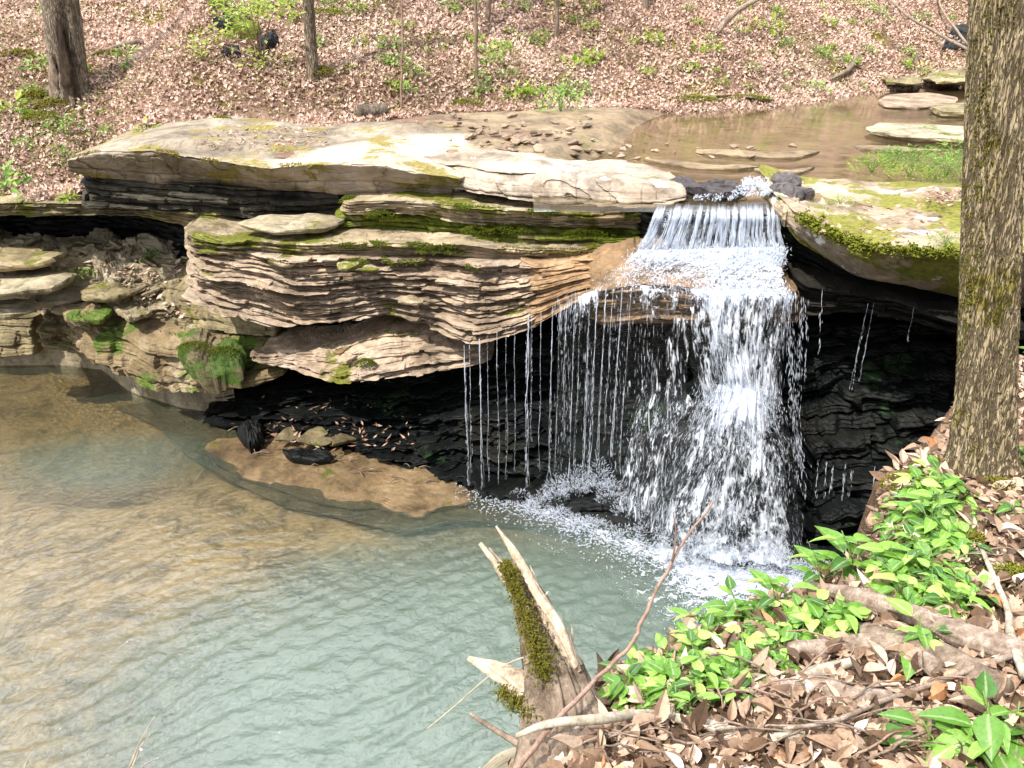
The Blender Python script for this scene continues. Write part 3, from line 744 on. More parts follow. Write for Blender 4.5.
for k, (pts, z, lab) in enumerate([
        ([(666, 181), (680, 177), (712, 180), (743, 185), (740, 191), (716, 192), (690, 187)], 3.31, 'dark violet rock splitting the creek before the lip'),
        ([(766, 186), (774, 180), (800, 184), (812, 190), (800, 196), (775, 195)], 3.29, 'dark violet rock at the mossy side of the creek outflow'),
        ([(772, 175), (788, 172), (803, 178), (800, 184), (780, 183)], 3.34, 'brown rock upstream of the violet one by the outflow')]):
    plate('stone', lab, M['purple'], pxz(pts, z), .12, seed=33 + k, rough=.03, cat='stone', dome=.02, jag=.3)
plate('stone', 'small mossy boulder between the lip of the fall and the big mossy slab', M['tanmoss'], pxz([(778, 203), (786, 196), (799, 199), (800, 210), (786, 212)], 3.29), .14, seed=37, dome=.0, jag=.3, rough=.03, cat='stone')
for k, (pts, lab) in enumerate([
        ([(694, 148), (730, 150), (765, 152), (800, 153), (822, 150), (800, 157), (745, 156), (700, 152)], 'long thin rock rib breaking the creek surface'),
        ([(752, 168), (790, 170), (815, 166), (800, 172), (770, 173)], 'short thin rock rib in the creek near the outflow'),
        ([(640, 158), (700, 163), (760, 166), (740, 169), (690, 167)], 'thin rock rib in the creek beside the pale slab'),
        ([(855, 144), (900, 146), (945, 149), (900, 151), (862, 148)], 'thin rock rib in the creek below the flat pale slab')]):
    plate('rock_rib', lab, M['streambed'], pxz(pts, 3.245), .07, seed=40 + k, rough=.008, cat='rock rib')
# rubble slope inside the left hollow
xs = np.linspace(-9.5, -3.6, 330); ys = np.linspace(8.8, 11.9, 190)
X, Yg = np.meshgrid(xs, ys, indexing='ij')
def rubble_z(x, y):
    fr_ = np.interp(x, [-6.6, -6.0, -5.3, -4.4, -3.6], [10.8, 10.65, 9.95, 9.45, 9.25])
    return np.interp(y, [8.9, 9.3, 9.7, 10.2, 10.8, 11.6], [1.0, 1.27, 1.5, 1.72, 1.80, 1.70]) - .55 * sstep(-3.9, -3.2, x) - 3 * sstep(.05, -.12, y - fr_)

Zr = rubble_z(X, Yg) + .07 * fbm(X * 2.2, Yg * 2.2, 0, 50) + .05 * np.round(2.5 * noise(X * 2.2, Yg * 4.5, 0, 51)) + .035 * np.round(2.5 * noise(X * 5.2 + 3, Yg * 9.5, 0, 52))
tag(mk('scree_slope', np.stack([X, Yg, Zr], -1).reshape(-1, 3), grid_faces(330, 190)[:, ::-1], M['rubble']), kind='structure', label='stony floor of the hollow under the thin ledge')
def rz(x, y): return float(rubble_z(np.array(x), np.array(y)))
for k, (pts, Yq, th, mt, lab) in enumerate([
        ([(-60, 250), (0, 243), (40, 246), (62, 252), (40, 262), (0, 264), (-60, 268)], 1.98, .10, 'olive', 'olive flat ledge stone under the dark roof of the hollow at the frame edge'),
        ([(-60, 272), (0, 265), (50, 267), (82, 272), (60, 286), (20, 290), (-60, 298)], 1.78, .12, 'rubble', 'broad pale green slab on the scree at the frame edge'),
        ([(-60, 300), (0, 296), (30, 298), (42, 303), (20, 312), (-60, 316)], 1.50, .10, 'rubble', 'thin slab over the dark gap at the frame edge'),
        ([(80, 284), (120, 282), (140, 290), (110, 298), (82, 296)], 1.60, .08, 'olive', 'mossy flat stone in the middle of the scree'),
        ([(60, 306), (95, 303), (112, 309), (100, 318), (66, 318)], 1.40, .10, 'lobe', 'ochre flat stone stacked on the end of the low boulder'),
        ([(112, 306), (140, 304), (152, 311), (128, 318)], 1.42, .08, 'rubble', 'small flat stone wedged beside the brown angular block')]):
    plate('stone', lab, M[mt], pxz(pts, Yq), th, seed=120 + k, cat='stone', rough=.03, jag=.2)
for k in range(170):
    px = RNG.uniform(2, 205); py = RNG.uniform(243, 318)
    Ys = np.arange(8.9, 11.9, .02); q = P(px, py, Ys); hit = np.nonzero(q[:, 2] < rubble_z(q[:, 0], q[:, 1]))[0]
    if not len(hit): continue
    q = q[hit[0]]
    s = float(RNG.uniform(.10, .40))
    stone('rubble' if RNG.random() < .7 else 'olive', (q[0], q[1], q[2] + .05), s * .9, (RNG.uniform(-.1, .75), RNG.uniform(-.35, .35), RNG.uniform(0, 6.28)),
          'flat angular stone lying on the scree under the thin leafy ledge', 'stones on the scree in the hollow', flat=RNG.uniform(.5, .9))
for (px, py, Y, s, rz_, lab) in [(62, 290, 9.9, .95, .2, 'pale flat stone, biggest on the scree, at the lip above the low block'), (8, 262, 10.6, 1.1, .5, 'broad olive flat stone high on the scree beside the dark hollow'), (82, 308, 9.75, .75, 1.2, 'ochre stone with crumbs of leaves on top of the low ochre boulder')]:
    q = P(px, py, Y); stone('rubble', q, s, (.25, .05, rz_), lab, None, flat=.7)
# stones resting on the ledges
for (px, py, Y, s, rot, lab, mt) in [(355, 264, 7.86, .42, .3, 'mossy oval stone on the edge of the layered rock', 'tanmoss'), (371, 268, 7.8, .26, 1.0, 'small smooth tan stone beside the mossy oval one', 'tan'), (285, 262, 8.1, .35, .4, 'small moss edged stone on the layered rock near its blunt end', 'tanmoss'), (343, 350, 8.05, .22, .4, 'rusty pebble on the pale pointed ledge', 'fallrock'), (410, 300, 7.75, .3, .2, 'moss spot stone set in the wavy layered face', 'tanmoss')]:
    stone(mt, P(px, py, Y) - np.array([0, 0, .01]), s, (.1, .05, rot), lab, None, flat=.8)
plate('stone', 'long flat grey green stone lying on the broad bare ledge', M['rubble'], pxz([(236, 222), (262, 214), (330, 213), (347, 218), (330, 226), (272, 230)], 2.80), .07, seed=130, cat='stone', rough=.015)
# gravel bar in the creek
for k in range(118):
    px = RNG.normal(495, 80); py = 141 + (px - 500) * .05 + RNG.normal(0, 11)
    if not (370 < px < 660 and 116 < py < 172): continue
    q = PZ(px, py, 3.33)
    stone('gravel', (q[0], q[1], terrain_z(q[0], q[1]) + .04), float(RNG.uniform(.05, .22)), (RNG.uniform(-.5, .5), RNG.uniform(-.4, .4), RNG.uniform(0, 6.28)),
          'brown flat stone heaped on the gravel bar behind the pale slab', 'stones on the gravel bar', flat=RNG.uniform(.7, 1.3))
for k in range(30):
    px = RNG.uniform(600, 800); py = 152 + (px - 600) * -.02 + RNG.normal(0, 5)
    q = PZ(px, py, 3.24)
    stone('gravel', (q[0], q[1], 3.235), float(RNG.uniform(.05, .16)), (RNG.uniform(-.3, .3), RNG.uniform(-.3, .3), RNG.uniform(0, 6.28)), 'small stone standing just clear of the shallow creek', 'stones in the shallow creek', flat=.8)

# ------------------------------------------------------------------ limbs, trunks, logs
def catmull(pts, n):
    pts = np.asarray(pts, float)
    if len(pts) == 2: return pts[0] + (pts[1] - pts[0]) * np.linspace(0, 1, n)[:, None]
    q = np.concatenate([[2 * pts[0] - pts[1]], pts, [2 * pts[-1] - pts[-2]]])
    t = np.linspace(0, len(pts) - 1 - 1e-6, n); i = t.astype(int); f = (t - i)[:, None]
    a, b, c, d = q[i], q[i + 1], q[i + 2], q[i + 3]
    return .5 * (2 * b + (c - a) * f + (2 * a - 5 * b + 4 * c - d) * f ** 2 + (3 * b - a - 3 * c + d) * f ** 3)


def tube_geo(path, rad, seg=10, n=24, amp=.08, fr=1.3, fl=6, ridge=0, nr=11, seed=0, pinch=(1, 1), capn=0.0, wob=0):
    p = catmull(path, n)
    if wob: p = p + wob * np.stack([fbm(np.arange(n) * .35, 0, k, seed + 50) for k in range(3)], 1)
    r = np.interp(np.linspace(0, 1, n), np.linspace(0, 1, len(rad)), rad)
    tg = np.gradient(p, axis=0); tg /= np.linalg.norm(tg, axis=1)[:, None] + 1e-9
    ref = np.array([0, 0, 1.]) if abs(tg[0, 2]) < .8 else np.array([0, 1., 0])
    N = []; v = ref
    for k in range(n):
        v = v - tg[k] * np.dot(v, tg[k]); v = v / (np.linalg.norm(v) + 1e-9); N.append(v)
    N = np.array(N); B = np.cross(tg, N)
    th = np.linspace(0, 2 * math.pi, seg, endpoint=False)
    L = np.concatenate([[0], np.cumsum(np.linalg.norm(np.diff(p, axis=0), axis=1))])
    A, Lm = np.meshgrid(th, L, indexing='xy')
    k = 1 + amp * fbm(np.cos(A) * fr, np.sin(A) * fr, Lm * fl, seed, 4)
    if ridge:
        wq = .35 * noise(np.cos(A) * 2, np.sin(A) * 2, Lm * 7, seed + 9)
        rn = .75 * noise(np.cos(A + wq * .25) * nr / 2, np.sin(A + wq * .25) * nr / 2, Lm * 5.0, seed + 7) + .45 * noise(np.cos(A) * nr, np.sin(A) * nr, Lm * 14, seed + 8)
        k = k + ridge * (1 - 2.2 * np.abs(rn))
    V = p[:, None, :] + (N[:, None, :] * (np.cos(A) * pinch[0])[..., None] + B[:, None, :] * (np.sin(A) * pinch[1])[..., None]) * (r[:, None] * k)[..., None]
    V = V.reshape(-1, 3)
    i = np.arange(seg); j = (i + 1) % seg
    f = np.concatenate([np.stack([m * seg + i, m * seg + j, (m + 1) * seg + j, (m + 1) * seg + i], 1) for m in range(n - 1)])
    V = np.concatenate([V, [p[0], p[-1]]])
    t1 = np.stack([0 * i + len(V) - 2, j, i], 1); t2 = np.stack([0 * i + len(V) - 1, (n - 1) * seg + i, (n - 1) * seg + j], 1)
    return V, [f, t1, t2]


def merge(geos):
    Vs, Q, T, o = [], [], [], 0
    for V, fs in geos:
        Vs.append(V)
        for f in (fs if isinstance(fs, list) else [fs]):
            (Q if f.shape[1] == 4 else T).append(f + o)
        o += len(V)
    out = []
    if Q: out.append(np.concatenate(Q))
    if T: out.append(np.concatenate(T))
    return np.concatenate(Vs), out



# ------------------------------------------------------------------ waterfall
def streak_geo(p, d, ln, wd):
    """slim three-sided bipyramids along d"""
    n = len(p)
    d = d / (np.linalg.norm(d, axis=1)[:, None] + 1e-9)
    a = np.cross(d, RNG.normal(size=(n, 3))); a /= np.linalg.norm(a, axis=1)[:, None] + 1e-9
    b = np.cross(d, a)
    V = np.empty((n, 5, 3))
    V[:, 0] = p - d * ln[:, None] * .5; V[:, 4] = p + d * ln[:, None] * .5
    for k in range(3):
        th = k * 2.094
        V[:, 1 + k] = p + d * ln[:, None] * .12 + (a * math.cos(th) + b * math.sin(th)) * wd[:, None] * .5
    base = (np.arange(n) * 5)[:, None]
    f = np.array([[0, 2, 1], [0, 3, 2], [0, 1, 3], [4, 1, 2], [4, 2, 3], [4, 3, 1]])
    return V.reshape(-1, 3), (base[:, None, :] + f[None]).reshape(-1, 3)


def interp_path(keys):
    """keys: list of rows; each row list of (px,py,Y) across. returns fn(s,t)->points"""
    rows = [P(*np.array(r, float).T) for r in keys]
    def fn(s, t):
        m = len(rows) - 1
        q = np.clip(t, 0, 1) * m; i = np.minimum(q.astype(int), m - 1); fr = q - i
        out = np.zeros((len(s), 3))
        pts = []
        for r in rows:
            l = np.linspace(0, 1, len(r)); pts.append(np.stack([np.interp(s, l, r[:, k]) for k in range(3)], 1))
        pts = np.stack(pts)             # m+1,n,3
        ar = np.arange(len(s))
        return pts[i, ar] * (1 - fr)[:, None] + pts[i + 1, ar] * fr[:, None]
    return fn


def streaks(fn, n, fs, ft, thr, ln, wd, jit=.01, seed=0, dens=None, spread=.0):
    s = RNG.uniform(0, 1, n * 6); t = RNG.uniform(0, 1, n * 6)
    nz = noise(s * fs, t * ft, 0, seed) * .6 + noise(s * fs * 2.7, t * ft * 2.0, 3, seed + 1) * .4
    keep = nz > thr + RNG.normal(0, .06, len(s))
    if dens is not None: keep &= RNG.uniform(0, 1, len(s)) < dens(s, t)
    s, t = s[keep][:n], t[keep][:n]
    p0 = fn(s, np.clip(t - .02, 0, 1)); p1 = fn(s, np.clip(t + .02, 0, 1)); p = (p0 + p1) / 2
    d = p1 - p0; d /= np.linalg.norm(d, axis=1)[:, None] + 1e-9
    d = d + RNG.normal(0, spread, d.shape)
    p = p + RNG.normal(0, jit, p.shape) * [1, 1.5, 1]
    L = RNG.uniform(ln[0], ln[1], len(s)); W = wd[0] + (wd[1] - wd[0]) * RNG.power(.6, len(s)) ** 1.5
    return streak_geo(p, d, L, W)


def join(parts):
    Vs, Fs, o = [], [], 0
    for V, f in parts:
        Vs.append(V); Fs.append(f + o); o += len(V)
    return np.concatenate(Vs), np.concatenate(Fs)


SH = {}


def flow_sheets(name, fn, nu, nv, A, B, lo, hi, dens, layers=3, gap=.03, wob=.02, seed=0):
    for k in range(layers):
        V, fc = sheet(fn, nu, nv, (0, -gap * (k - .5), 0), wob, seed + k)
        us, vt = SH['us'], SH['vt']
        mk(name, V, fc, flow_water('%s film %d' % (name.replace('_', ' '), k), A * (1 + .13 * k), B * (1 - .1 * k), lo + .012 * k, hi + .012 * k, seed + 3.7 * k), fall, smooth=True, attrs={'us': us, 'vt': vt, 'dens': np.clip(dens(us, vt), 0, 1.3)})


def sheet(fn, nu, nv, off=(0, 0, 0), wob=.02, seed=0):
    u = np.linspace(0, 1, nu); v = np.linspace(0, 1, nv)
    U, Vv = np.meshgrid(u, v, indexing='ij')
    p = fn(U.ravel(), Vv.ravel()) + np.array(off)
    SH['us'], SH['vt'] = U.ravel(), Vv.ravel()
    p[:, 1] += wob * noise(U.ravel() * 30, Vv.ravel() * 4, 0, seed) + wob * noise(U.ravel() * 9, Vv.ravel() * 6, 2, seed)
    return p, grid_faces(nu, nv)


fall = empty('waterfall', P(730, 570, 6.1) * [1, 1, 0])
fall['_o'] = [float(v) for v in fall.location]
tag(fall, 'white waterfall dropping in two steps over the ledges into the pool', 'waterfall')
f1 = interp_path([[(655, 211, 7.28), (778, 211, 7.27)], [(653, 217, 7.22), (779, 217, 7.21)], [(645, 236, 7.17), (780, 234, 7.17)], [(636, 250, 7.15), (784, 247, 7.15)]])
V, fc = sheet(f1, 220, 24, (0, .015, 0), .012, 1); mk('top_curtain', V, fc, M['curtain'], fall, smooth=True)
pa = [streaks(f1, 3000, 70, .5, .10, (.08, .26), (.002, .007), .006, 3), streaks(f1, 500, 8, 2, -.1, (.03, .1), (.004, .012), .02, 4, lambda s, t: sstep(.6, 1, t))]
tag(mk('top_threads', *join(pa), M['white'], fall, smooth=True), kind='stuff')
# frothy slide over the broad ledge
f2 = interp_path([[(640, 250, 7.14), (785, 247, 7.14)], [(625, 262, 7.02), (782, 262, 7.02)], [(605, 277, 6.86), (680, 279, 6.82), (782, 278, 6.82)], [(590, 290, 6.8), (690, 293, 6.64), (785, 291, 6.62)]])
pa = [streaks(f2, 3200, 16, 7, -.22, (.015, .06), (.004, .014), .016, 5, lambda s, t: np.clip((1.15 - .9 * t) * (.35 + .9 * s), 0, 1), .35),
      streaks(f2, 2200, 20, 8, -.1, (.015, .05), (.004, .013), .03, 6, lambda s, t: np.clip(1.3 - 2.2 * t, 0, 1), .8),
      streaks(f2, 1500, 12, 4, -.3, (.03, .08), (.008, .022), .02, 7, lambda s, t: (s > .62) * 1.0, .4)]
tag(mk('froth', *join(pa), M['white'], fall, smooth=True), kind='stuff')
# film of water over the wet ledge itself
f2b = interp_path([[(635, 251, 7.13), (790, 248, 7.13)], [(565, 285, 7.14), (680, 280, 6.83), (790, 280, 6.82)], [(520, 318, 7.36), (640, 284, 6.83), (790, 291, 6.66)]])
# main drop
f3 = interp_path([[(686, 290, 6.68), (790, 290, 6.66)], [(684, 296, 6.6), (792, 297, 6.58)], [(684, 330, 6.54), (786, 330, 6.53)], [(690, 365, 6.52), (782, 365, 6.51)], [(700, 402, 6.5), (778, 402, 6.5)]])
flow_sheets('main_film', f3, 160, 70, 23, 8, .515, .63, lambda u, v: .44 + .5 * np.exp(-v / .12) + .12 * np.exp(-((u - .62) / .3) ** 2) + .34 * fbm(u * 7, v * 2.5, 0, 65, 3) - .9 * sstep(.08, .0, u) - .9 * sstep(.93, 1, u), 3, .035, .03, 8)
pa = [streaks(f3, 1800, 12, 2.2, .15, (.03, .14), (.002, .006), .03, 9, None, .04), streaks(f3, 1500, 16, 2, .0, (.04, .12), (.004, .012), .015, 10, lambda s, t: np.clip(1.2 - 3 * t, 0, 1), .05)]
tag(mk('main_strands', *join(pa), M['white'], fall, smooth=True), kind='stuff')
f4 = interp_path([[(704, 384, 6.54), (778, 384, 6.53)], [(694, 410, 6.45), (784, 412, 6.44)], [(678, 455, 6.3), (792, 458, 6.3)], [(655, 505, 6.2), (797, 505, 6.18)], [(648, 534, 6.16), (800, 540, 6.12)], [(640, 552, 6.16), (805, 562, 6.1)]])
flow_sheets('fan_film', f4, 190, 110, 30, 17, .505, .64, lambda u, v: .40 + .55 * np.exp(-((u - .52) / .24) ** 2 - ((v - .12) / .13) ** 2) + .22 * np.exp(-((u - .5) / .36) ** 2) + .25 * sstep(.8, 1, v) + .34 * fbm(u * 7, v * 5, 0, 66, 3) - .8 * sstep(.12, .0, u) - .8 * sstep(.9, 1, u), 3, .05, .045, 11)
pa = [streaks(f4, 4600, 15, 4.6, .11, (.02, .09), (.002, .006), .05, 12, lambda s, t: np.clip(.45 + .55 * np.exp(-((s - .55) / .35) ** 2), 0, 1), .12),
      streaks(f4, 3600, 10, 4, -.3, (.015, .06), (.004, .013), .035, 13, lambda s, t: np.exp(-((s - .5) / .33) ** 2 - ((t - .12) / .14) ** 2), .5)]
tag(mk('fan_strands', *join(pa), M['white'], fall, smooth=True), kind='stuff')
# thinner water left of the main drop
f5 = interp_path([[(560, 302, 7.12), (600, 288, 6.95), (640, 286, 6.8), (690, 293, 6.66)], [(558, 325, 7.1), (600, 320, 6.9), (640, 318, 6.76), (688, 322, 6.6)], [(556, 400, 7.06), (598, 400, 6.86), (640, 398, 6.72), (686, 400, 6.58)], [(552, 478, 7.05), (600, 478, 6.85), (642, 520, 6.6), (680, 540, 6.4)]])
flow_sheets('side_film', f5, 170, 60, 40, 10, .555, .66, lambda u, v: .46 + .22 * np.exp(-v / .12) - .08 * v + .55 * fbm(u * 11, v * 1.6, 0, 67, 3) - .5 * sstep(.1, 0, u), 2, .04, .03, 31)
flow_sheets('slide_film', f2, 170, 60, 30, 20, .44, .58, lambda u, v: .42 + .36 * u - .50 * v + .2 * np.exp(-((v - .15) / .2) ** 2), 2, .012, .02, 41)
pa = [streaks(f5, 900, 26, 1.6, .24, (.03, .12), (.002, .006), .03, 14, lambda s, t: np.clip(.9 - .3 * t, 0, 1), .05)]
f5b = interp_path([[(645, 380, 6.9), (700, 400, 6.6)], [(628, 440, 6.8), (690, 440, 6.4)], [(620, 510, 6.6), (670, 540, 6.3)]])
flow_sheets('burst_film', f5b, 60, 50, 16, 8, .55, .66, lambda u, v: .45 + .2 * v, 2, .05, .05, 51)
pa.append(streaks(f5b, 600, 8, 4, .1, (.02, .08), (.002, .008), .04, 15, None, .25))
f5c = interp_path([[(785, 295, 6.7), (806, 296, 6.8)], [(788, 340, 6.66), (803, 345, 6.76)], [(790, 400, 6.6), (800, 420, 6.75)], [(795, 480, 6.45), (806, 500, 6.6)]])
pa.append(streaks(f5c, 420, 5, 2, .0, (.03, .1), (.004, .011), .015, 16, None, .06))
tag(mk('side_strands', *join(pa), M['white'], fall, smooth=True), kind='stuff')
# single threads falling clear of the lip
lipx = np.array([460, 500, 530, 560, 600, 640]); lipy = np.array([347, 330, 315, 304, 289, 287]); lipY = np.array([7.42, 7.38, 7.27, 7.12, 6.95, 6.82])
for px, th, bot in [(464, 1., 484), (469, .5, 470), (479, .9, 486), (487, .4, 480), (497, .5, 484), (506, .4, 478), (515, .35, 470), (528, 1.3, 486), (532, .6, 440), (541, .4, 470), (553, .8, 482), (560, .4, 470), (567, .5, 440), (575, .7, 482), (581, .6, 470), (590, .8, 480), (598, 1.2, 480), (606, .8, 470), (613, .6, 440), (622, .9, 455), (631, .6, 470), (868, .7, 388), (874, .35, 380), (915, .3, 340)]:
    if px < 700: y0, Y0 = np.interp(px, lipx, lipy), np.interp(px, lipx, lipY) - .02
    else: y0, Y0 = 303, 6.7 - (px - 868) * .004
    top = P(px, y0, Y0); bz = P(px, bot, Y0)[2]
    n = int(55 * (top[2] - max(bz, .02)) * (.6 + th))
    t = RNG.uniform(0, 1, n) ** .85
    p = np.stack([top[0] + .010 * noise(t * 5, px, 0, 3) * th + RNG.normal(0, .004 * th + .001, n), top[1] - .03 * t + RNG.normal(0, .004, n), top[2] + (max(bz, .02) - top[2]) * t], 1)
    dd = np.tile([0, 0, -1.0], (n, 1)) + RNG.normal(0, .05, (n, 3))
    V, fc = streak_geo(p, dd, RNG.uniform(.02, .07, n) * (.7 + .4 * th), RNG.uniform(.002, .006, n) * (.5 + .5 * th))
    k_ = RNG.uniform(0, 1, n) < .55
    zb_ = max(bz, .02); g = [(V.reshape(-1, 5, 3)[k_].reshape(-1, 3), [fc[:6 * int(k_.sum())]])]
    m_ = 46; tt_ = np.linspace(0, 1, m_)
    for q_ in range(1 + int(th > .7)):
        cp = np.stack([top[0] + .016 * fbm(tt_ * 4 + q_, px, 0, 5) * (.3 + tt_) * (1 + th) + .012 * q_ * tt_, top[1] - .03 * tt_ + 0 * tt_, top[2] + (zb_ - top[2]) * tt_], 1)
        br = np.clip(.5 + 1.9 * fbm(tt_ * 11 + 3 * q_, px * .37, 1, 6, 3) - .35 * tt_, .0, 1.2)
        g.append(tube_geo(cp, list(.0006 + .0031 * th * br), seg=5, n=m_ * 2, amp=.5, fl=30, seed=int(px)))
    V, fc = merge(g)
    mk('water_thread', V, fc, M['white'], fall, smooth=True)
for px, y0, y1, Y0 in [(818, 462, 505, 6.7), (827, 462, 500, 6.7), (833, 465, 495, 6.68), (845, 465, 500, 6.66), (852, 472, 495, 6.66), (875, 468, 500, 6.62), (822, 291, 355, 6.78), (808, 291, 380, 6.78)]:
    n = 26; t = RNG.uniform(0, 1, n)
    a = P(px, y0, Y0); b = P(px - 3, y1, Y0 - .05)
    p = a + (b - a) * t[:, None] + RNG.normal(0, .006, (n, 3)); dd = np.tile(b - a, (n, 1)) + RNG.normal(0, .03, (n, 3))
    V, fc = streak_geo(p, dd, RNG.uniform(.03, .09, n), RNG.uniform(.003, .008, n)); mk('water_thread', V, fc, M['white'], fall, smooth=True)
# splash thrown up where the left water strikes the low boulder
def splash(cx, cy, Y, n, rad, up, seed, wd=(.002, .009)):
    c = P(cx, cy, Y)
    th = RNG.uniform(0, 2 * math.pi, n); rr = rad * RNG.uniform(0, 1, n) ** .6
    h = up * RNG.uniform(0, 1, n) ** 1.6 * (1 - .5 * rr / rad)
    p = c + np.stack([np.cos(th) * rr, np.sin(th) * rr * .5, h - .35 * rr], 1)
    dd = np.stack([np.cos(th) * .6, np.sin(th) * .4, RNG.uniform(.1, 1.2, n)], 1)
    return streak_geo(p, dd, RNG.uniform(.012, .06, n), RNG.uniform(*wd, n))
pa = [splash(x, y, Yd, n, r, u, 0) for x, y, Yd, n, r, u in [(540, 503, 7.15, 420, .16, .20), (556, 494, 7.08, 520, .15, .30), (575, 488, 7.0, 620, .16, .36), (598, 484, 6.92, 620, .17, .38), (612, 495, 6.82, 420, .18, .26), (630, 508, 6.72, 380, .2, .22), (560, 512, 6.98, 420, .22, .12), (590, 522, 6.8, 520, .26, .10), (534, 512, 7.08, 320, .2, .08), (490, 487, 7.5, 90, .14, .05), (520, 492, 7.3, 120, .14, .06),
                                                              (680, 540, 6.3, 350, .3, .2), (730, 560, 6.05, 700, .35, .22), (780, 565, 6.0, 600, .3, .22), (640, 530, 6.5, 260, .3, .12), (740, 400, 6.52, 500, .24, .12), (700, 262, 7.05, 200, .3, .08), (770, 258, 7.05, 300, .15, .1)]]
tag(mk('splash', *join(pa), M['white'], fall, smooth=True), kind='stuff')
# foam floating on the pool around the foot
n = 60000
px = RNG.uniform(455, 860, n); py = RNG.uniform(478, 640, n)
p = PZ(px, py, .012)
line = np.interp(px, [455, 520, 600, 650, 720, 800, 860], [483, 500, 530, 544, 560, 572, 580])
dl = (py - line)
den = np.exp(-np.abs(dl - 6) / np.interp(px, [455, 530, 620, 680, 740, 810, 860], [5, 7, 9, 16, 24, 22, 16])) * np.interp(px, [455, 520, 640, 700, 800, 860], [.5, .7, .7, 2.0, 2.2, 1.2])
keep = (RNG.uniform(0, 1, n) < den * (.5 + 1.0 * (fbm(p[:, 0] * 5, p[:, 1] * 5, 0, 33) > -.1))) & (dl > -14)
p = p[keep]; m = len(p)
p[:, 2] += RNG.uniform(-.004, .03, m) * (1 + np.clip(fbm(p[:, 0] * 7, p[:, 1] * 7, 0, 34), 0, 1))
dd = RNG.normal(size=(m, 3)) * [1, 1, .25]
V, fc = streak_geo(p, dd, RNG.uniform(.012, .05, m), RNG.uniform(.005, .018, m))
tag(mk('pool_foam', V, fc, M['white'], fall, smooth=True), kind='stuff')
fl_ = interp_path([[(500, 484, 7.55), (640, 536, 6.5), (720, 552, 6.2), (830, 572, 5.95)], [(480, 490, 7.5), (600, 545, 6.45), (700, 585, 5.82), (850, 600, 5.6)], [(470, 498, 7.42), (560, 560, 6.3), (660, 622, 5.4), (860, 640, 5.2)]])
def fl(s_, t_):
    p_ = fl_(s_, t_); q_ = p_ * 1; q_[:, 2] = .022; return q_
V, fc = sheet(fl, 260, 120, (0, 0, 0), .0, 61)
us, vt = SH['us'], SH['vt']; V[:, 2] += .05 * np.clip(fbm(V[:, 0] * 7, V[:, 1] * 7, 0, 63), 0, 1) * (1 - vt) + .02 * fbm(V[:, 0] * 14, V[:, 1] * 14, 0, 64)
mk('churned_foam', V, fc, flow_water('churned foam', 42, 14, .46, .62, 9.0), fall, smooth=True, attrs={'us': us, 'vt': vt, 'dens': .62 + .38 * np.exp(-((us - .72) / .22) ** 2) - .75 * vt - .9 * sstep(.1, 0, us) - .5 * sstep(.9, 1, us)})
# upstream riffles
f6 = interp_path([[(742, 178, 7.9), (768, 178, 7.9)], [(744, 185, 7.75), (768, 186, 7.75)], [(722, 194, 7.62), (775, 195, 7.6)]])
pa = [streaks(f6, 700, 12, 3, -.1, (.02, .07), (.006, .018), .012, 40, None, .4)]
f6b = interp_path([[(690, 195, 7.6), (740, 193, 7.62)], [(690, 201, 7.5), (735, 199, 7.5)]])
pa.append(streaks(f6b, 160, 8, 2, .1, (.02, .06), (.005, .014), .008, 41, None, .4))
tag(mk('riffle', *join(pa), M['white'], fall, smooth=True), kind='stuff')


def limb(name, label, cat, mat, path, rad, group=None, parent=None, smooth=True, **kw):
    V, f = tube_geo(path, rad, **kw)
    o = mk(name, V, f, M[mat], parent, smooth=smooth)
    if parent is None: tag(o, label, cat, group)
    return o


# near bank
_ex = [-8, -2.0, -.8, -.45, -.08, .27, .75, 1.3, 1.69, 2.2, 2.75, 3.3, 4.5, 9]
_ey = [1.0, 1.22, 1.24, 1.2, 1.33, 1.80, 2.14, 2.40, 3.10, 3.62, 4.3, 4.8, 5.2, 5.4]
def bank_edge(x): return np.interp(x, _ex, _ey)
def bank_z(x, y):
    x = np.asarray(x, float); y = np.asarray(y, float)
    z = 3.4 - .24 * (y - 1.3) + .15 * np.maximum(0, x - .6) + .05 * fbm(x * 2, y * 2, 0, 15) + .02 * fbm(x * 7, y * 7, 0, 16)
    z = np.maximum(z, 2.88 + .04 * fbm(x * 2, y * 2, 0, 17))
    e = bank_edge(x) + .06 * fbm(x * 4, 0, 0, 18)
    d = y - e
    return z - .10 * sstep(-.35, 0, d) - 3.9 * sstep(.0, .55, d) ** .8
xs = np.linspace(-5, 8, 420); ys = np.linspace(-4, 6.4, 360)
X, Y = np.meshgrid(xs, ys, indexing='ij')
tag(mk('near_bank', np.stack([X, Y, bank_z(X, Y)], -1).reshape(-1, 3), grid_faces(420, 360)[:, ::-1], M['bank'], smooth=True), kind='structure', label='dark soil bank above the pool under leaves and plants')
def hit_bank(px, py):
    Ys = np.arange(.6, 8, .008); q = P(px, py, Ys)
    b_ = q[:, 2] < bank_z(q[:, 0], q[:, 1]); return q[np.argmax(b_)] if b_.any() else np.array([0, 50., -1.])
def onb(px, py, h=0.0):
    return hit_bank(px, py) + np.array([0, 0, h])


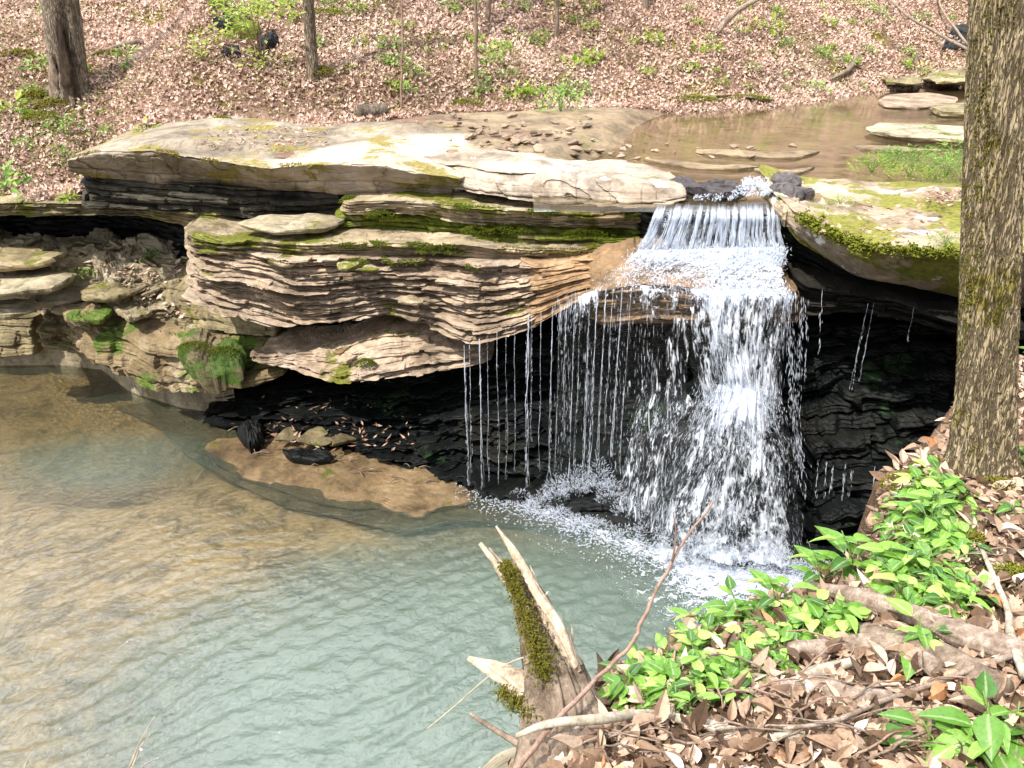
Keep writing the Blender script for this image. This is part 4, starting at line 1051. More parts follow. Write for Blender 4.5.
# leaves used by litter and plants
def leaf_geo(p, ax, up, ln, wd, tint, fold=.15, curl=.2, kind='simple'):
    """many leaves: p base, ax axis, up normal"""
    n = len(p)
    ax = ax / np.linalg.norm(ax, axis=1)[:, None]
    sd = np.cross(up, ax); sd /= np.linalg.norm(sd, axis=1)[:, None] + 1e-9
    nm = np.cross(ax, sd)
    if kind == 'simple':
        tpl = [(0, 0, 0), (.45, .5, 0), (1, 0, -1), (.5, -.5, 0), (.5, 0, .8)]
        F_ = np.array([[0, 4, 1], [1, 4, 2], [2, 4, 3], [3, 4, 0]])
        pts = [(a, b, (-fold if c == .8 else 0) + (curl if c == -1 else 0)) for a, b, c in tpl]
    elif kind == 'broad':   # stations with fold and droop
        st = [(0, .0), (.08, .55), (.22, .9), (.38, 1.0), (.58, .82), (.78, .48), (.92, .18), (1.0, 0)]
        pts = []
        for t, w_ in st:
            z = -curl * t * t
            if w_ == 0: pts.append((t, 0, z))
            else: pts += [(t, w_ * .5, z + fold * w_ * .5), (t, 0, z), (t, -w_ * .5, z + fold * w_ * .5)]
        F_ = [[0, 2, 1], [0, 3, 2]]
        for k in range(5):
            a = 1 + 3 * k; F_ += [[a, a + 1, a + 4], [a, a + 4, a + 3], [a + 1, a + 2, a + 5], [a + 1, a + 5, a + 4]]
        a = 16; e = len(pts) - 1
        F_ += [[a, a + 1, e], [a + 1, a + 2, e]]; F_ = np.array(F_)
    else:  # lobed dead leaf
        pts = [(0, 0, 0), (.25, .28, .03), (.38, .14, 0), (.52, .5, .12), (.66, .2, 0), (.8, .3, .1), (1, 0, .18), (.8, -.3, .1), (.66, -.2, 0), (.5, -.5, .12), (.38, -.14, 0), (.22, -.26, .03), (.33, 0, -.06), (.68, 0, -.02)]
        F_ = np.array([[0, 12, 1], [1, 12, 2], [2, 12, 3], [3, 12, 13], [3, 13, 4], [4, 13, 5], [5, 13, 6], [6, 13, 7], [7, 13, 8], [8, 13, 9], [9, 13, 12], [9, 12, 10], [10, 12, 11], [11, 12, 0]])
    V = np.stack([p + ax * (a * ln)[:, None] + sd * (b * wd)[:, None] + nm * (c * ln)[:, None] for a, b, c in pts], 1)
    m = len(pts)
    f = (np.arange(n)[:, None, None] * m + F_[None]).reshape(-1, 3)
    return V.reshape(-1, 3), f, np.repeat(tint, m)


def rand_dirs(n, tilt):
    th = RNG.uniform(0, 2 * math.pi, n)
    ax = np.stack([np.cos(th), np.sin(th), RNG.normal(0, tilt, n)], 1)
    up = np.stack([RNG.normal(0, tilt, n), RNG.normal(0, tilt, n), np.ones(n)], 1)
    return ax, up


# hillside leaf litter
n = 300000
x = RNG.uniform(-11, 13.5, n); ty, tz = toe(x)
y = ty - .12 + 9.5 * RNG.uniform(0, 1, n) ** 1.25
z = terrain_z(x, y)
keep = (fbm(x * .9, y * .9, 0, 200) > -.38 + RNG.normal(0, .16, n))
# leaves washed on to the thin ledge and the back of the cap slab
keep &= y > cliffedge(x) - .2
x, y, z = x[keep], y[keep], z[keep]
e = 3500
ex = RNG.uniform(30, 150, e); ey = RNG.uniform(166, 208, e) + (ex - 30) * .08
q = P(ex, ey, 9.92 + .25 * RNG.uniform(0, 1, e)); q = q[(q[:, 2] < 2.75)]; q[:, 2] = np.maximum(q[:, 2], 2.62)
x = np.concatenate([x, q[:, 0]]); y = np.concatenate([y, q[:, 1]]); z = np.concatenate([z, q[:, 2]])
n = len(x)
ax, up = rand_dirs(n, .75)
up[:, 1] -= .45; ax[:, 2] += ax[:, 1] * .45
tint = np.clip(.46 + .32 * fbm(x * .9, y * .9, 0, 210) + RNG.normal(0, .27, n), 0, 1)
ln = RNG.uniform(.03, .085, n)
V, f, tt = leaf_geo(np.stack([x, y, z + RNG.uniform(.0, .05, n)], 1), ax, up, ln, ln * RNG.uniform(.45, .75, n), tint, .12, .2)
tag(mk('leaf_litter', V, f, M['litter'], attrs={'tint': tt}), 'pinkish brown fallen leaves covering the slope beyond the creek', 'leaf litter', kind='stuff')
# leaf crumbs on the slabs
e = 400
ex = np.concatenate([RNG.uniform(190, 330, 200), RNG.uniform(925, 985, 120), RNG.uniform(820, 960, 80)]); ey = np.concatenate([RNG.uniform(128, 150, 200), RNG.uniform(195, 206, 120), RNG.uniform(205, 243, 80)])
q = PZ(ex, ey, 3.41); q[200:, 2] = 3.3; q[200:] = PZ(ex[200:], ey[200:], 3.31)
ax, up = rand_dirs(e, .3); ln = RNG.uniform(.04, .08, e)
V, f, tt = leaf_geo(q + [0, 0, .04], ax, up, ln, ln * .6, RNG.uniform(0, .45, e), .12, .2)
tag(mk('leaf_litter', V, f, M['litter'], attrs={'tint': tt}), 'scattered dry leaf crumbs lying on the big slabs', 'leaf litter', kind='stuff')
n = 60000
x = RNG.uniform(-11, 13.5, n); ty, tz = toe(x); y = ty + 8.5 * RNG.uniform(0, 1, n)
k = (fbm(x * .75, y * .75, 0, 220) > .20 + RNG.normal(0, .07, n)) & (y > cliffedge(x)); x, y = x[k], y[k]; n = len(x)
ax, up = rand_dirs(n, .5); ln = RNG.uniform(.025, .06, n)
V, f, tt = leaf_geo(np.stack([x, y, terrain_z(x, y) + RNG.uniform(.02, .10, n)], 1), ax, up, ln, ln * .6, np.clip(RNG.normal(.35, .3, n), 0, 1), .1, -.1)
tag(mk('ground_cover', V, f, M['groundcover'], attrs={'tint': tt}), 'patchy olive green ground cover among the leaves of the slope', 'ground cover', kind='stuff')
# bank leaf litter, larger near leaves
n = 19000
x = RNG.uniform(-.6, 3.4, n); y = .9 + 3.6 * RNG.uniform(0, 1, n) ** 1.3
keep = (y < bank_edge(x) - .02); x, y = x[keep], y[keep]; n = len(x)
ax, up = rand_dirs(n, .55); ln = RNG.uniform(.022, .088, n)
tint = np.clip(RNG.normal(.50, .30, n), 0, 1)
half = RNG.uniform(0, 1, n) < .8
pp = np.stack([x, y, bank_z(x, y) + RNG.uniform(.0, .035, n)], 1)
hs = [half & (np.arange(n) % 3 == k) for k in range(3)]
bl = [leaf_geo(pp[h_], ax[h_], up[h_], ln[h_], ln[h_] * w_, tint[h_], fo, cu, 'broad') for h_, w_, fo, cu in zip(hs, (.5, .6, .42), (.45, -.3, .7), (-.35, .4, .25))]
o_ = 0; V1, f1_, t1 = [], [], []
for a_, b_, c_ in bl: V1.append(a_); f1_.append(b_ + o_); t1.append(c_); o_ += len(a_)
V1, f1_, t1 = np.concatenate(V1), np.concatenate(f1_), np.concatenate(t1)
V2, f2_, t2 = leaf_geo(pp[~half], ax[~half], up[~half], ln[~half], ln[~half] * .85, tint[~half] * .75, .1, .1, 'lobed')
tag(mk('leaf_litter', np.concatenate([V1, V2]), [np.concatenate([f1_, f2_ + len(V1)])], M['litternear'], attrs={'tint': np.concatenate([t1, t2])}), 'brown dead leaves carpeting the near bank', 'leaf litter', kind='stuff')

n = 15000
x = RNG.uniform(-.5, 3.2, n); y = .9 + 3.5 * RNG.uniform(0, 1, n) ** 1.3; k = y < bank_edge(x) - .02; x, y = x[k], y[k]; n = len(x)
ax, up = rand_dirs(n, .7); ln = RNG.uniform(.010, .032, n)
V, f, tt = leaf_geo(np.stack([x, y, bank_z(x, y) + RNG.uniform(.0, .035, n)], 1), ax, up, ln, ln * RNG.uniform(.3, .8, n), np.clip(RNG.normal(.42, .28, n), 0, 1), .2, .2)
tag(mk('leaf_litter', V, f, M['litternear'], attrs={'tint': tt}), 'crumbled leaf fragments between the larger dead leaves of the near bank', 'leaf litter', kind='stuff')
n = 2600
x = RNG.uniform(-.5, 3.2, n); y = .9 + 3.4 * RNG.uniform(0, 1, n) ** 1.3; k = y < bank_edge(x) - .04; x, y = x[k], y[k]; n = len(x)
dd = np.stack([RNG.normal(size=n), RNG.normal(size=n), RNG.normal(0, .25, n)], 1)
V, f = streak_geo(np.stack([x, y, bank_z(x, y) + RNG.uniform(.005, .045, n)], 1), dd, RNG.uniform(.03, .16, n), RNG.uniform(.001, .0032, n))
tag(mk('twig_litter', V, f, M['twig'], smooth=True), 'fine broken twigs and stalks strewn through the near leaf litter', 'twig litter', kind='stuff')

# ------------------------------------------------------------------ trees
def set_o(e): e['_o'] = [float(v) for v in e.location]; return e


def crown_geo(c, rad, n, size, squash=.6):
    g = RNG.normal(size=(n, 3)); g /= np.linalg.norm(g, axis=1)[:, None]
    p = c + g * (rad * RNG.uniform(.2, 1, n) ** .5)[:, None] * [1, 1, squash]
    k = fbm(p[:, 0] * .9, p[:, 1] * .9, p[:, 2] * .9, 5) > .0
    p = p[k]; m = len(p)
    ax, up = rand_dirs(m, .6); ln = RNG.uniform(size * .6, size * 1.3, m)
    return leaf_geo(p, ax, up, ln, ln * .55, RNG.uniform(0, 1, m), .1, -.1)


base = hit_bank(983, 474)
tree = set_o(empty('tree', base)); tag(tree, 'large tree with furrowed mossy bark rooted on the near bank', 'tree')
top = P(999, -6, base[1] + .38)
dirv = (top - base) / (top[2] - base[2])
path = [base + dirv * h + np.array([.03 * math.sin(h * .8), 0, 0]) * (h > 2.5) for h in (-.25, 0, .12, .35, .8, 1.4, 2.1, 3.5, 5.5, 8.0)]
V, f = tube_geo(path, [.142, .126, .110, .101, .096, .091, .086, .082, .078, .065], seg=300, n=1100, amp=.05, fr=1.1, fl=1.2, ridge=.12, nr=30, seed=60)
# root flare lobes
d0 = V[:, 2] - base[2]
thv = np.arctan2(V[:, 1] - base[1], V[:, 0] - base[0])
fl = np.exp(-np.maximum(d0, 0) / .14) * .16 * (.4 + .6 * np.maximum(0, np.sin(thv * 3 + .6)))
ctr = base + dirv * d0[:, None]
V[:, :2] += (V[:, :2] - ctr[:, :2]) * fl[:, None]
mk('trunk', V, f, M['bark'], tree, smooth=True)
tp = np.array(path[-1])
gl = []
for k in range(7):
    a = k * 2.4; e = tp + np.array([math.cos(a) * RNG.uniform(1, 2.2), math.sin(a) * RNG.uniform(1, 2.2), RNG.uniform(.8, 2.6)])
    s0 = np.array(path[-2]) + (tp - np.array(path[-2])) * (.3 + .1 * k)
    gl.append(tube_geo([s0, (s0 + e) / 2 + [0, 0, -.2], e], [.05, .035, .012], seg=7, n=12, seed=k))
Vb, fb = merge(gl); mk('limb', Vb, fb, M['bark'], tree, smooth=True)
V, f, tt = crown_geo(tp + [0, 0, 1.4], 2.6, 4500, .09); mk('crown', V, f, M['lime_leaf'], tree, attrs={'tint': tt})
# moss fringe on the trunk edge facing the pool
def moss_tufts(pts, nr, size, n):
    k = RNG.integers(0, len(pts), n)
    p = pts[k] + RNG.normal(0, size * .25, (n, 3)); d = nr[k] + RNG.normal(0, .5, (n, 3))
    return streak_geo(p, d, RNG.uniform(.5, 1.3, n) * size, RNG.uniform(.25, .6, n) * size)
hh = RNG.uniform(.05, 2.2, 2600); aa = np.where(RNG.uniform(0, 1, 2600) < .65, RNG.normal(3.5, .5, 2600), RNG.uniform(3, 6.4, 2600))
kk = fbm(np.cos(aa) * 2, hh * 1.6, 0, 71) > -.05
hh, aa = hh[kk], aa[kk]
rr = np.interp(hh, [0, .12, .35, .8, 1.4, 2.2], [.136, .118, .107, .101, .095, .089])
nr = np.stack([np.cos(aa), np.sin(aa), 0 * aa], 1)
pts = base + dirv * hh[:, None] + nr * rr[:, None]
V, f = moss_tufts(pts, nr + [0, 0, -.3], .011, 8000); mk('moss', V, f, M['mosstuft'], tree, smooth=True)

def back_tree(px, py, wpx, lean_px, label, mat, hollow=False, roots=3, h=7):
    b = hit_hill(px, py); dep = b[1] * CT + (H - b[2]) * ST
    r = wpx / F * dep / 2
    tr = set_o(empty('tree', b)); tag(tr, label, 'tree', None)
    t0 = P(px + lean_px, -2, b[1] + .05); dv = (t0 - b) / (t0[2] - b[2])
    pth = [b + dv * q for q in (-.3, 0, .2, .6, 1.5, 3.5, h)]
    V, f = tube_geo(pth, [r * 1.25, r * 1.10, r * 1.03, r, r * .95, r * .8, r * .5], seg=48, n=160, amp=.10, fr=1.4, fl=.8, ridge=.05, nr=10, seed=int(px))
    if hollow:
        d0 = V[:, 2] - b[2]; ct_ = b + dv * d0[:, None]; rel = V - ct_
        a = np.arctan2(rel[:, 1], rel[:, 0])
        cut = np.exp(-((a + 1.05) / .28) ** 2) * sstep(1.25, .7, d0) + .6 * np.exp(-((a + 1.9) / .13) ** 2) * sstep(.75, .3, d0)
        V = ct_ + rel * (1 - .75 * np.clip(cut, 0, 1))[:, None]
    mk('trunk', V, f, M[mat], tr, smooth=True)
    g = []
    for k in range(roots):
        a = -.4 - k * 2.2 / max(1, roots - 1)
        e = b + np.array([math.cos(a) * r * 1.7, math.sin(a) * r * 1.6, 0]); e[2] = terrain_z(e[0], e[1]) + .01
        g.append(tube_geo([b + [0, 0, r * 1.3], b + (e - b) * .55 + [0, 0, r * .35], e], [r * .34, r * .24, r * .08], seg=10, n=14, seed=k))
    V, f = merge(g); mk('root', V, f, M[mat], tr, smooth=True)
    if hollow:
        hb = [b + dv * q + np.array([.35 * r * (1 - q * .3), -.92 * r, 0]) for q in (-.15, .2, .55, .95)]
        V, f = tube_geo(hb, [r * .42, r * .36, r * .26, r * .03], seg=16, n=50, amp=.3, ridge=.3, nr=8, seed=5, pinch=(.5, 1.0)); mk('shaded_heartwood', V, f, M['rotten'], tr, smooth=True)  # near-black tube on the trunk: hollow's shade put into the decayed wood
        hb = [b + dv * q + np.array([-.45 * r, -.9 * r, 0]) for q in (-.15, .2, .5)]
        V, f = tube_geo(hb, [r * .36, r * .3, r * .04], seg=16, n=40, amp=.3, ridge=.3, nr=8, seed=6, pinch=(.5, 1.0)); mk('shaded_heartwood', V, f, M['deadbark'], tr, smooth=True)
    tpp = np.array(pth[-1]); g = []
    for k in range(6):
        a = k * 2.4; s0 = pth[-2] + (tpp - pth[-2]) * (.3 + .12 * k); e = s0 + np.array([math.cos(a) * 1.3, math.sin(a) * 1.3, 1.4])
        g.append(tube_geo([s0, (s0 + e) / 2, e], [r * .3, r * .2, r * .06], seg=6, n=8, seed=k))
    V, f = merge(g); mk('limb', V, f, M[mat], tr, smooth=True)
    V, f, tt = crown_geo(tpp + [0, 0, .8], 2.2, 2200, .12); mk('crown', V, f, M['lime_leaf'], tr, attrs={'tint': tt})
    return b, r

back_tree(71, 92, 33, -11, 'grey tree with a split hollow base on the leafy slope', 'greybark', True, 4)
back_tree(313, 80, 11, -5, 'slim pale tree with a mossy foot on the leafy slope', 'greybark', False, 2)
for (px, py, wp, lean, lab) in [(402, 112, 2.2, 0, 'very thin dark sapling standing on the slope above the gravel bar'), (478, 96, 3.4, -3, 'thin pale sapling on the slope near the mossy creek ledge'), (556, 38, 4.5, 2, 'crooked dark sapling high on the middle of the slope'), (645, 10, 7, 1, 'dark trunk foot at the top of the slope'), (487, 22, 5, 4, 'mossy sapling foot high on the slope')]:
    b = hit_hill(px, py); dep = b[1] * CT + (H - b[2]) * ST; r = wp / F * dep / 2
    t0 = P(px + lean, -5 if py > 15 else -25, b[1] + .03); dv = (t0 - b) / (t0[2] - b[2])
    tr = set_o(empty('sapling', b)); tag(tr, lab, 'sapling')
    V, f = tube_geo([b + dv * q for q in (-.1, .4, 1., 2., 3.6, 5)], [r * 1.15, r, r * .9, r * .8, r * .5, r * .2], seg=8, n=40, seed=int(px), wob=.03); mk('trunk', V, f, M['twig'] if wp < 3 else M['deadbark'], tr, smooth=True)
    g = []
    for k in range(5):
        s0 = b + dv * (2.2 + k * .5); a = k * 2.4; e = s0 + np.array([math.cos(a) * .7, math.sin(a) * .7, .7]); g.append(tube_geo([s0, e], [r * .4, r * .1], seg=5, n=6, seed=k))
    V, f = merge(g); mk('limb', V, f, M['twig'], tr, smooth=True)

# the open wood up the slope, out of the top of the frame: seen mirrored in the pool and the creek
g = []; lv = []
for k in range(44):
    x = RNG.uniform(-24, 26); y = 18.5 + 24 * RNG.uniform(0, 1) ** 1.2; z = float(terrain_z(x, y)); h = RNG.uniform(9, 17); r = RNG.uniform(.10, .24)
    lean = RNG.normal(0, .5, 2); tp = np.array([x + lean[0], y + lean[1], z + h])
    g.append(tube_geo([[x, y, z - .3], [x + lean[0] * .4, y + lean[1] * .4, z + h * .5], tp], [r, r * .75, r * .2], seg=8, n=14, seed=k))
    for j in range(9):
        f_ = RNG.uniform(.4, .95); b_ = np.array([x, y, z]) + (tp - np.array([x, y, z])) * f_; a = RNG.uniform(0, 6.28); l = RNG.uniform(1.2, 3.2) * (1.25 - f_ * .6)
        e_ = b_ + np.array([math.cos(a) * l, math.sin(a) * l, l * .5]); g.append(tube_geo([b_, (b_ + e_) / 2 + [0, 0, -.1], e_], [r * .3, r * .2, r * .05], seg=5, n=6, seed=j))
        lv.append(e_ + RNG.normal(0, .75, (48, 3)))
V, f = merge(g); tag(mk('far_wood', V, f, M['greybark'], smooth=True), 'open spring wood standing up the slope behind the creek', 'wood', kind='stuff')
lv = np.concatenate(lv); ax, up = rand_dirs(len(lv), .6); ln = RNG.uniform(.10, .2, len(lv)); V, f, tt = leaf_geo(lv, ax, up, ln, ln * .6, RNG.uniform(0, 1, len(lv)), .1, -.1)
tag(mk('wood_foliage', V, f, M['lime_leaf'], attrs={'tint': tt}), 'thin spring foliage of the wood up the slope', 'foliage', kind='stuff')

# branches, logs, and black plates painted as the shade in slope gaps
def hillpath(lst, h=.05): return [hit_hill(a, b) + np.array([0, -.05, h]) for a, b in lst]
limb('log', 'short cut log lying at the foot of the slope behind the cap slab', 'log', 'greybark', [hit_hill(358, 119) + np.array([0, 0, .09]), hit_hill(386, 117) + np.array([0, 0, .09])], [.10, .095], seg=16, n=16, amp=.05)
limb('branch', 'brown leaning branch sticking up from the upper slope', 'branch', 'branch', [hit_hill(716, 34), hit_hill(716, 34) + np.array([.3, 0, .35]), hit_hill(716, 34) + np.array([.75, .1, .6])], [.06, .05, .03], seg=8, wob=.03)
limb('branch', 'long pale fallen branch slanting down the slope towards the tree trunk', 'branch', 'branch', hillpath([(880, 6), (905, 28), (930, 44), (968, 64)], .25), [.02, .028, .03, .035], seg=8, wob=.03)
limb('branch', 'second pale branch meeting the long fallen one beside the trunk', 'branch', 'branch', hillpath([(933, 2), (938, 22), (952, 46), (969, 66)], .3), [.02, .022, .025, .03], seg=8, wob=.03)
limb('root', 'curved dark root and pale stick at the creek end of the slope', 'root', 'deadbark', hillpath([(856, 60), (850, 72), (838, 80), (828, 84)], .1), [.05, .05, .04, .02], seg=8, wob=.03)
limb('root', 'mossy dark root running across the slope beside the hollow tree', 'root', 'deadbark', hillpath([(92, 58), (115, 50), (136, 44), (152, 42)], .03), [.03, .045, .04, .02], seg=8, wob=.03)
for k in range(46):
    px = RNG.uniform(0, 965); py = RNG.uniform(2, 100) if px > 200 else RNG.uniform(2, 150)
    b = hit_hill(px, py); a = RNG.uniform(0, 6.28); l = RNG.uniform(.25, .9)
    e = b + np.array([math.cos(a) * l, math.sin(a) * l * .6, 0]); e[2] = terrain_z(e[0], e[1]) + .1
    limb('twig', 'thin dead twig lying in the leaves on the far slope', 'twig', 'twig' if k % 3 else 'branch', [b + [0, 0, .05], (b + e) / 2 + np.array([0, 0, RNG.uniform(.04, .14)]), e], [.009, .007, .003], 'twigs on the far slope', seg=5, n=10, wob=.02)
plate('stone', 'mossy rock step beside the dark burrow on the slope', M['green'], [hit_hill(a, b) + np.array([0, -.05, .12]) for a, b in [(234, 36), (246, 27), (262, 31), (258, 39)]], .2, seed=70, cat='stone', rough=.03)
plate('stone', 'black plate painted as hole shade in the burrow under the lime sapling', M['wet'], [hit_hill(a, b) + np.array([0, -.03, .10]) for a, b in [(256, 55), (262, 42), (276, 36), (280, 44), (268, 54)]], .2, seed=71, cat='stone', rough=.05)  # this and the next black plates stand for shade inside holes
plate('stone', 'small black plate painted as gap shade on the slope below the lime sapling', M['wet'], [hit_hill(a, b) + np.array([0, -.03, .08]) for a, b in [(222, 58), (226, 50), (240, 52), (242, 58)]], .2, seed=72, cat='stone', rough=.04)
plate('stone', 'black plate painted as hole shade by the burrow top on the slope', M['wet'], [hit_hill(a, b) + np.array([0, -.03, .10]) for a, b in [(214, 26), (226, 23), (236, 28), (230, 33)]], .2, seed=73, cat='stone', rough=.04)
plate('stone', 'black plate painted as gap shade under the branches at the end of the slope', M['wet'], [hit_hill(a, b) + np.array([0, -.03, .12]) for a, b in [(940, 52), (950, 32), (968, 26), (972, 50)]], .3, seed=74, cat='stone', rough=.05)


# ------------------------------------------------------------------ moss cushions and leafy tufts on slope and slabs
def cushion(p, sx, sy, h, mat, label, group=None, n=420, ts=.03):
    a = RNG.uniform(0, 6.28, n); r = RNG.uniform(0, 1, n) ** .5
    q = np.stack([np.cos(a) * r * sx, np.sin(a) * r * sy, h * (1 - r ** 2)], 1)
    k = fbm(q[:, 0] / sx * 2, q[:, 1] / sy * 2, p[0], 72) + .35 * (1 - r) > -.12
    q = q[k]; nr = np.stack([q[:, 0] / sx * .7, q[:, 1] / sy * .7, 0 * q[:, 0] + 1], 1)
    V, f = moss_tufts(q + p, nr, ts, n)
    return tag(mk('moss_cushion', V, f, M[mat], smooth=True), label, 'moss', group)


for (px, py, Yq, sx, sy, lab) in [(478, 229, 7.98, .20, .10, 'moss mound on the ledge below the sandstone slab'), (515, 228, 7.9, .26, .10, 'moss mound nearer the fall on the same mossy ledge'), (382, 213, 8.3, .2, .1, 'moss mound tucked under the corner of the cap slab'), (350, 199, 8.5, .12, .08, 'small bright moss mound right under the cap slab front'), (440, 250, 7.86, .25, .07, 'moss mound on the front edge of the broad bare ledge'), (355, 262, 7.9, .16, .08, 'moss mound round the oval stone on the layered rock'), (590, 232, 7.72, .3, .08, 'moss mound at the dark end of the mossy ledge'),
                                  (195, 345, 8.72, .22, .14, 'green moss over the damp rounded boulder'), (222, 350, 8.66, .2, .12, 'second moss pad on the damp rounded boulder'), (365, 362, 7.95, .12, .08, 'lime moss pad on the pale pointed ledge')]:
    cushion(P(px, py, Yq) - np.array([0, 0, .03]), sx, sy, .06, 'mossgreen', lab, n=900, ts=.022)
for (px, py, sx, sy, mt, lab) in [(42, 116, .24, .3, 'mossbright', 'bright moss cushion below the hollow tree'), (55, 104, .22, .3, 'mosstuft', 'darker moss cushion at the foot of the hollow tree'), (40, 95, .2, .25, 'mosstuft', 'moss cushion on the pool side of the hollow tree'), (322, 72, .18, .3, 'mosstuft', 'moss cushion hugging the foot of the slim pale tree'),
                                  (110, 55, .35, .2, 'mosstuft', 'moss strip on the root by the hollow tree'), (22, 55, .3, .2, 'mosstuft', 'moss patch above the bright cushion by the hollow tree'), (325, 14, .4, .3, 'mossbright', 'moss patch high on the slope beside the slim pale tree'), (466, 104, .35, .2, 'mossbright', 'moss mound on the low ledge at the gravel bar end'),
                                  (690, 100, .5, .2, 'mossbright', 'moss mound on the yellow ledge across the creek'), (745, 99, .5, .15, 'mossbright', 'moss mound at the far end of the yellow ledge'), (150, 140, .3, .12, 'mosstuft', 'moss cushion on the back of the cap slab'), (223, 122, .2, .1, 'mosstuft', 'small moss cushion where leaves meet the cap slab')]:
    cushion(hit_hill(px, py) + np.array([0, -.05, .0]), sx, sy, .07, mt, lab, n=700, ts=.035)


def tuft_geo(n, spread, hgt, ln, ratio=.35, tilt=.7, kind='simple'):
    a = RNG.uniform(0, 6.28, n); r = spread * RNG.uniform(0, 1, n) ** .6
    p = np.stack([np.cos(a) * r, np.sin(a) * r, hgt * RNG.uniform(.15, 1, n) * (1 - .6 * (r / spread) ** 2)], 1)
    ax = np.stack([np.cos(a), np.sin(a), RNG.normal(.2, .4, n)], 1) + RNG.normal(0, .5, (n, 3)); up = np.array([0, 0, 1.]) + RNG.normal(0, .35, (n, 3))
    L = RNG.uniform(.6, 1.3, n) * ln
    return leaf_geo(p, ax, up, L, L * ratio, RNG.uniform(0, 1, n), .1, -.15, kind)


def stems_geo(n, spread, hgt, r=.003):
    g = []
    for k in range(n):
        a = RNG.uniform(0, 6.28); d = spread * RNG.uniform(.2, .9)
        e = np.array([math.cos(a) * d, math.sin(a) * d, hgt * RNG.uniform(.6, 1)])
        g.append(tube_geo([[0, 0, -.02], e * [.4, .4, .6], e], [r, r * .8, r * .4], seg=4, n=5, seed=k))
    return merge(g)


def herb(proto_args, mat, name='herb'):
    n, spread, hgt, ln, ratio = proto_args
    e = empty(name, (0, 0, 0))
    V, f = stems_geo(max(3, n // 12), spread, hgt); mk('stem', V, f, M['stalk'], e, local=True)
    V, f, tt = tuft_geo(n, spread, hgt, ln, ratio); mk('foliage', V, f, M[mat], e, local=True, attrs={'tint': tt})
    return e


HP = [herb((60, .16, .16, .07, .45), 'fern'), herb((46, .12, .12, .08, .5), 'lime_leaf'), herb((90, .20, .20, .06, .35), 'fern')]
hu = [0, 0, 0]
def put_herb(k, p, s, label, group=None):
    o = HP[k] if hu[k] == 0 else copy_tree(HP[k])
    hu[k] += 1
    o.location = [float(v) for v in p]; o.rotation_euler = (0, 0, RNG.uniform(0, 6.28)); o.scale = (s, s, s)
    return tag(o, label, 'plant', group)


for k in range(150):
    px = RNG.uniform(0, 960); py = RNG.uniform(2, 96) if px > 150 else RNG.uniform(10, 180)
    if 150 < px < 300 and py > 20: continue
    q = hit_hill(px, py)
    if q[1] < toe(q[0])[0] - .05 or q[1] < cliffedge(q[0]) + .1: continue
    put_herb(int(RNG.integers(0, 2)), hit_hill(px, py), RNG.uniform(.5, 1.3), 'small green seedling sprouting through the leaves of the far slope', 'seedlings on the far slope')
put_herb(0, hit_hill(43, 72), 1.5, 'dark green leafy plant at the foot of the hollow tree')
put_herb(2, hit_hill(67, 137), 1.5, 'blue green leafy plant at the end of the cap slab')
put_herb(1, hit_hill(12, 112), 1.9, 'pale green plant among the leaves at the frame edge below the hollow tree')
put_herb(0, P(5, 186, 9.5), 1.6, 'green plant on the leafy bank over the thin ledge')
put_herb(1, P(68, 200, 9.25), .8, 'tiny lime plant on the thin ledge with leaves')
put_herb(0, P(82, 277, 9.95), .9, 'green sprout on the scree in the hollow')
put_herb(0, P(150, 258, 10.2), .8, 'green sprout under the roof of the hollow')
put_herb(2, hit_hill(560, 112), 1.9, 'dark green fern drooping over the low creek ledge')
put_herb(0, hit_hill(572, 96), 1.6, 'green fern standing above the low creek ledge')
put_herb(1, hit_hill(520, 96), 1.6, 'lime plant above the low creek ledge')
put_herb(1, hit_hill(578, 66), 1.7, 'lime plant in the middle of the far slope')
put_herb(1, hit_hill(590, 58), 1.5, 'second lime plant in the middle of the far slope')
put_herb(1, hit_hill(770, 30), 2.0, 'lime plant high on the slope towards the bare branch')
# grassy fern clump on the right creek bank
FP = []
for k in range(3):
    e = empty('fern_clump', (0, 0, 0))
    g = [tuft_geo(260, .30, .24, .055, .3)]
    V, f, tt = g[0]; mk('foliage', V, f, M['fern'] if k else M['lime_leaf'], e, local=True, attrs={'tint': tt}); V, f = stems_geo(14, .28, .22, .003); mk('stem', V, f, M['stalk'], e, local=True); FP.append(e)
fu = [0, 0, 0]
for i, (px, py, s, lab) in enumerate([(872, 168, .9, 'low fern clump at the creek end of the mossy slab'), (892, 164, 1.1, 'feathery green clump on the mossy slab'), (912, 162, 1.1, 'feathery green clump facing the flat pale slab'), (908, 172, .7, 'small green clump in front of the feathery ones'), (945, 172, .9, 'green clump close to the tree trunk'), (952, 158, 1.1, 'taller green clump behind the tree trunk'), (936, 176, .6, 'low green clump before the tree trunk'), (966, 165, 1.0, 'green clump half hidden by the tree trunk'), (930, 128, .45, 'light sprig growing by the flat pale slab'), (840, 200, .45, 'lime tuft on the top of the mossy slab'), (945, 240, .5, 'lime tuft at the edge of the mossy slab by the trunk')]):
    k = i % 3
    o = FP[k] if fu[k] == 0 else copy_tree(FP[k]); fu[k] += 1
    p = PZ(px, py + 4, 3.27); o.location = [float(v) for v in p]; o.scale = (s, s, s * .9); o.rotation_euler = (0, 0, i); tag(o, lab, 'fern')
